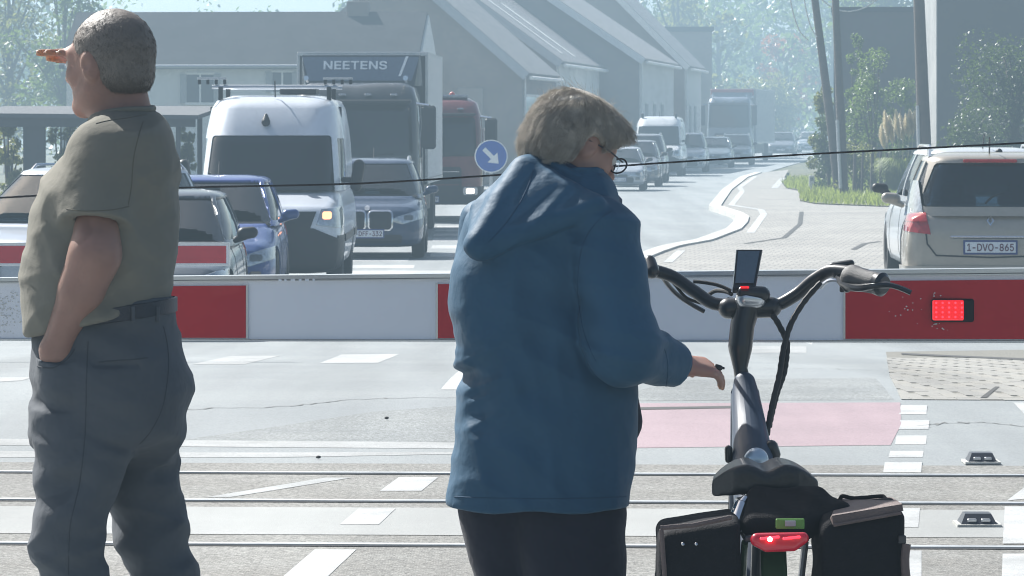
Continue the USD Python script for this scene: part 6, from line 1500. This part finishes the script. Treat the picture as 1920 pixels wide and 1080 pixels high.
# saddle
def saddle_f(p):
    q = p - np.array([W(1431, 0, 11.2)[0], 11.2, 0]); x, y, z = q.T
    zc = W(0, 888, 11.2)[2]
    w_ = np.interp(y, [-.13, -.09, 0, .08, .15], [.085, .125, .118, .055, .03])
    top = zc + .028 - .035 * (np.abs(x) / .12) ** 3 + .006 * np.exp(-((np.abs(x) - .06) / .04) ** 2) - .013 * np.exp(-(x / .024) ** 2) - .02 * np.clip((y + .13) / -.05, 0, 1)
    d = np.maximum(np.abs(x) - w_, np.maximum(z - top, (zc - .034 - .012 * np.abs(x) / .12) - z))
    d = smax(d, np.maximum(-(y + .125) - .02 * (1 - (np.abs(x) / .13) ** 2), y - .15), .02)
    return d
sd_ = snet(saddle_f, np.array([W(1431, 0, 11.2)[0] - .17, 11.0, W(0, 888, 11.2)[2] - .1]), np.array([W(1431, 0, 11.2)[0] + .17, 11.4, W(0, 888, 11.2)[2] + .1]), .005, 12)
bpart('saddle', sd_, M['saddle'], True)
bpart('saddle_springs', [tube(arc_ := np.c_[W(px, 0, 11.15)[0] + .014 * np.cos(np.linspace(0, 25, 60)), 11.15 + .014 * np.sin(np.linspace(0, 25, 60)), np.linspace(W(0, 965, 11.15)[2], W(0, 918, 11.15)[2], 60)], .003, 6) for px in (1392, 1470)], M['chrome'], 40)
bpart('seat_post', tube([W(1425, 905, 11.22), np.array([W(1420, 0, 11.4)[0], 11.42, .40])], .016, 12), M['bike_black'])
bpart('stem_light', balls([(W(1418, 862, 11.55), .030), (W(1418, 872, 11.6), .026)], 18), mat('pale_blue_cap', (0.45, 0.55, 0.65), 0.25, 0.4))
bpart('frame_locks', [tm(balls([(W(1388, 950, 11.0), .016), (W(1378, 985, 10.95), .022), (W(1372, 1005, 10.93), .016)], 16)), tm(balls([(W(1396, 936, 11.02), .010), (W(1380, 960, 10.98), .012)], 12))], M['chrome'])
tl_c = W(1463, 1018, 10.80)
tl = bpart('tail_light', m3.Manifold.hull(balls([(tl_c + [-.052, .012, .006], .016), (tl_c + [.052, .012, .010], .014)], 18) + balls([(tl_c + [-.030, .008, -.010], .012), (tl_c + [.030, .008, -.008], .012)], 16)), M['tail_lens'])
for dx, w_ in ((-.024, .020), (.026, .018)):
    bpart('led_strip', m3.Manifold.hull(balls([(tl_c + [dx - w_, -.004, .010], .003), (tl_c + [dx + w_, -.004, .014], .003)], 8)), M['led_red'], 40, tl)
s = trimesh.creation.icosphere(2, .006); s.apply_translation(tl_c + [-.024, -.008, .009]); bpart('led', s, mat('bright_led', (1, .6, .6), .3, emit=(1, .22, .22), es=6), True, tl)
gq_ = bpart('badge_plate', box(W(1455, 992, 10.84), W(1508, 972, 10.85), .002), M['green_badge'], False); bpart('badge_patch', box(W(1472, 987, 10.835), W(1492, 976, 10.841), .001), M['box_grey'], False, gq_)
# rack bag and panniers
rb = thing('rack_bag', 'black soft bag on the bicycle carrier behind the saddle', 'bag', (0, 0, 0))
def rbf(p):
    a = W(1398, 900, 11.1); 
    d = tri_d(p, W(1425, 938, 11.04), W(1530, 934, 11.02), W(1505, 985, 10.92)) - .026
    d = smin(d, tri_d(p, W(1425, 938, 11.04), W(1505, 985, 10.92), W(1412, 985, 10.92)) - .026, .02)
    d = smin(d, tri_d(p, W(1530, 934, 11.02), W(1578, 956, 10.98), W(1505, 985, 10.92)) - .020, .02)
    return d - stretch_noise(p, rotm([0, 1, 0], .6), (6, 8, 20), 91) * .004
part(rb, 'cover', snet(rbf, W(1370, 1030, 10.78), W(1620, 870, 11.25), .005, 4), M['bag_cloth'], True)
def pannier(name, label, x0, x1, d0, d1, ztop, zbot, lid, slope, seed):
    t = thing(name, label, 'pannier', (0, 0, 0), group='pannier bags on the bicycle')
    def f(p):
        q = (p - np.array([(x0 + x1) / 2, (d0 + d1) / 2, 0]))
        zt = ztop + slope * q[:, 0] - .012 * (q[:, 1] / .15) ** 2
        dx = np.abs(q[:, 0]) - (x1 - x0) / 2 + .02; dy = np.abs(q[:, 1]) - (d1 - d0) / 2 + .02; dz = np.abs(p[:, 2] - (zt + zbot) / 2) - (zt - zbot) / 2 + .02
        D = np.stack([dx, dy, dz], 1); d = np.linalg.norm(np.maximum(D, 0), axis=1) + np.minimum(D.max(1), 0) - .02
        return d - stretch_noise(p, rotm([0, 1, 0], .3), (5, 6, 9), seed) * .004
    part(t, 'body', snet(f, np.array([x0 - .05, d0 - .05, zbot - .05]), np.array([x1 + .05, d1 + .05, ztop + .08]), .006, 4), M['bag_cloth'], True)
    return t
xl0, xl1 = W(1237, 0, 10.86)[0], W(1385, 0, 10.9)[0]
pl = pannier('pannier_bag', 'flat topped black pannier on the left of the bicycle wheel', xl0, xl1, 10.84, 11.18, W(0, 978, 10.85)[2], .24, None, .16, 95)
part(pl, 'edge_bindings', [tube([W(1240, 992, 10.835), W(1246, 1075, 10.835), W(1250, 1200, 10.835)], .006, 6), tube([W(1238, 990, 10.835), W(1300, 985, 10.832), W(1372, 970, 10.84)], .006, 6)], M['bag_lid'], 40)
part(pl, 'rivets', [balls([(W(px, 1020, 10.832), .005), (W(px + 1, 1021, 10.83), .005)], 8) for px in (1280, 1305)], M['chrome'], 40)
xr0, xr1 = W(1540, 0, 10.86)[0], W(1693, 0, 10.86)[0]
pr_ = pannier('pannier_bag', 'bulky black pannier with a brown lid on the right of the bicycle wheel', xr0, xr1, 10.84, 11.20, W(0, 957, 10.85)[2], .24, None, .13, 97)
lidp = [W(1556, 962, 10.85), W(1690, 945, 10.84), W(1690, 960, 10.835), W(1560, 978, 10.84)]
part(pr_, 'lid_flap', m3.Manifold.hull_points(np.array([W(1560, 967, 10.835), W(1692, 945, 10.832), W(1692, 958, 10.829), W(1562, 985, 10.832), W(1570, 934, 11.19), W(1672, 932, 11.19), W(1556, 972, 10.86), W(1694, 958, 10.86)])), M['bag_lid'], 30)
part(pr_, 'straps', [tube(spline([W(1700, 1020, 10.83), W(1697, 1050, 10.83), W(1708, 1120, 10.84)], 8), .010, 8), tube([W(1563, 985, 10.83), W(1690, 962, 10.826)], .004, 6)], M['bag_lid'], 40)
part(pr_, 'buckle', [box(W(1685, 1020, 10.826), W(1698, 1003, 10.84), .002)], M['bike_black'])
part(pr_, 'handle', tube(spline([W(1575, 936, 11.15), W(1582, 930, 11.12), W(1600, 934, 11.1), W(1655, 930, 11.1), W(1662, 940, 11.08)], 16), .005, 6), M['bag_cloth'], 40)

# ================================================================ haze
hz = usdkit.material(stage, '/World/Looks/haze_volume', {'v': ('principled_volume', {'color': (0.57, 0.81, 1.0), 'density': HAZE_DENSITY, 'anisotropy': 0.45})}, volume='v.volume')
single('haze', box((-340, -45, -2.2), (340, 780, 21)), hz, kind='stuff')
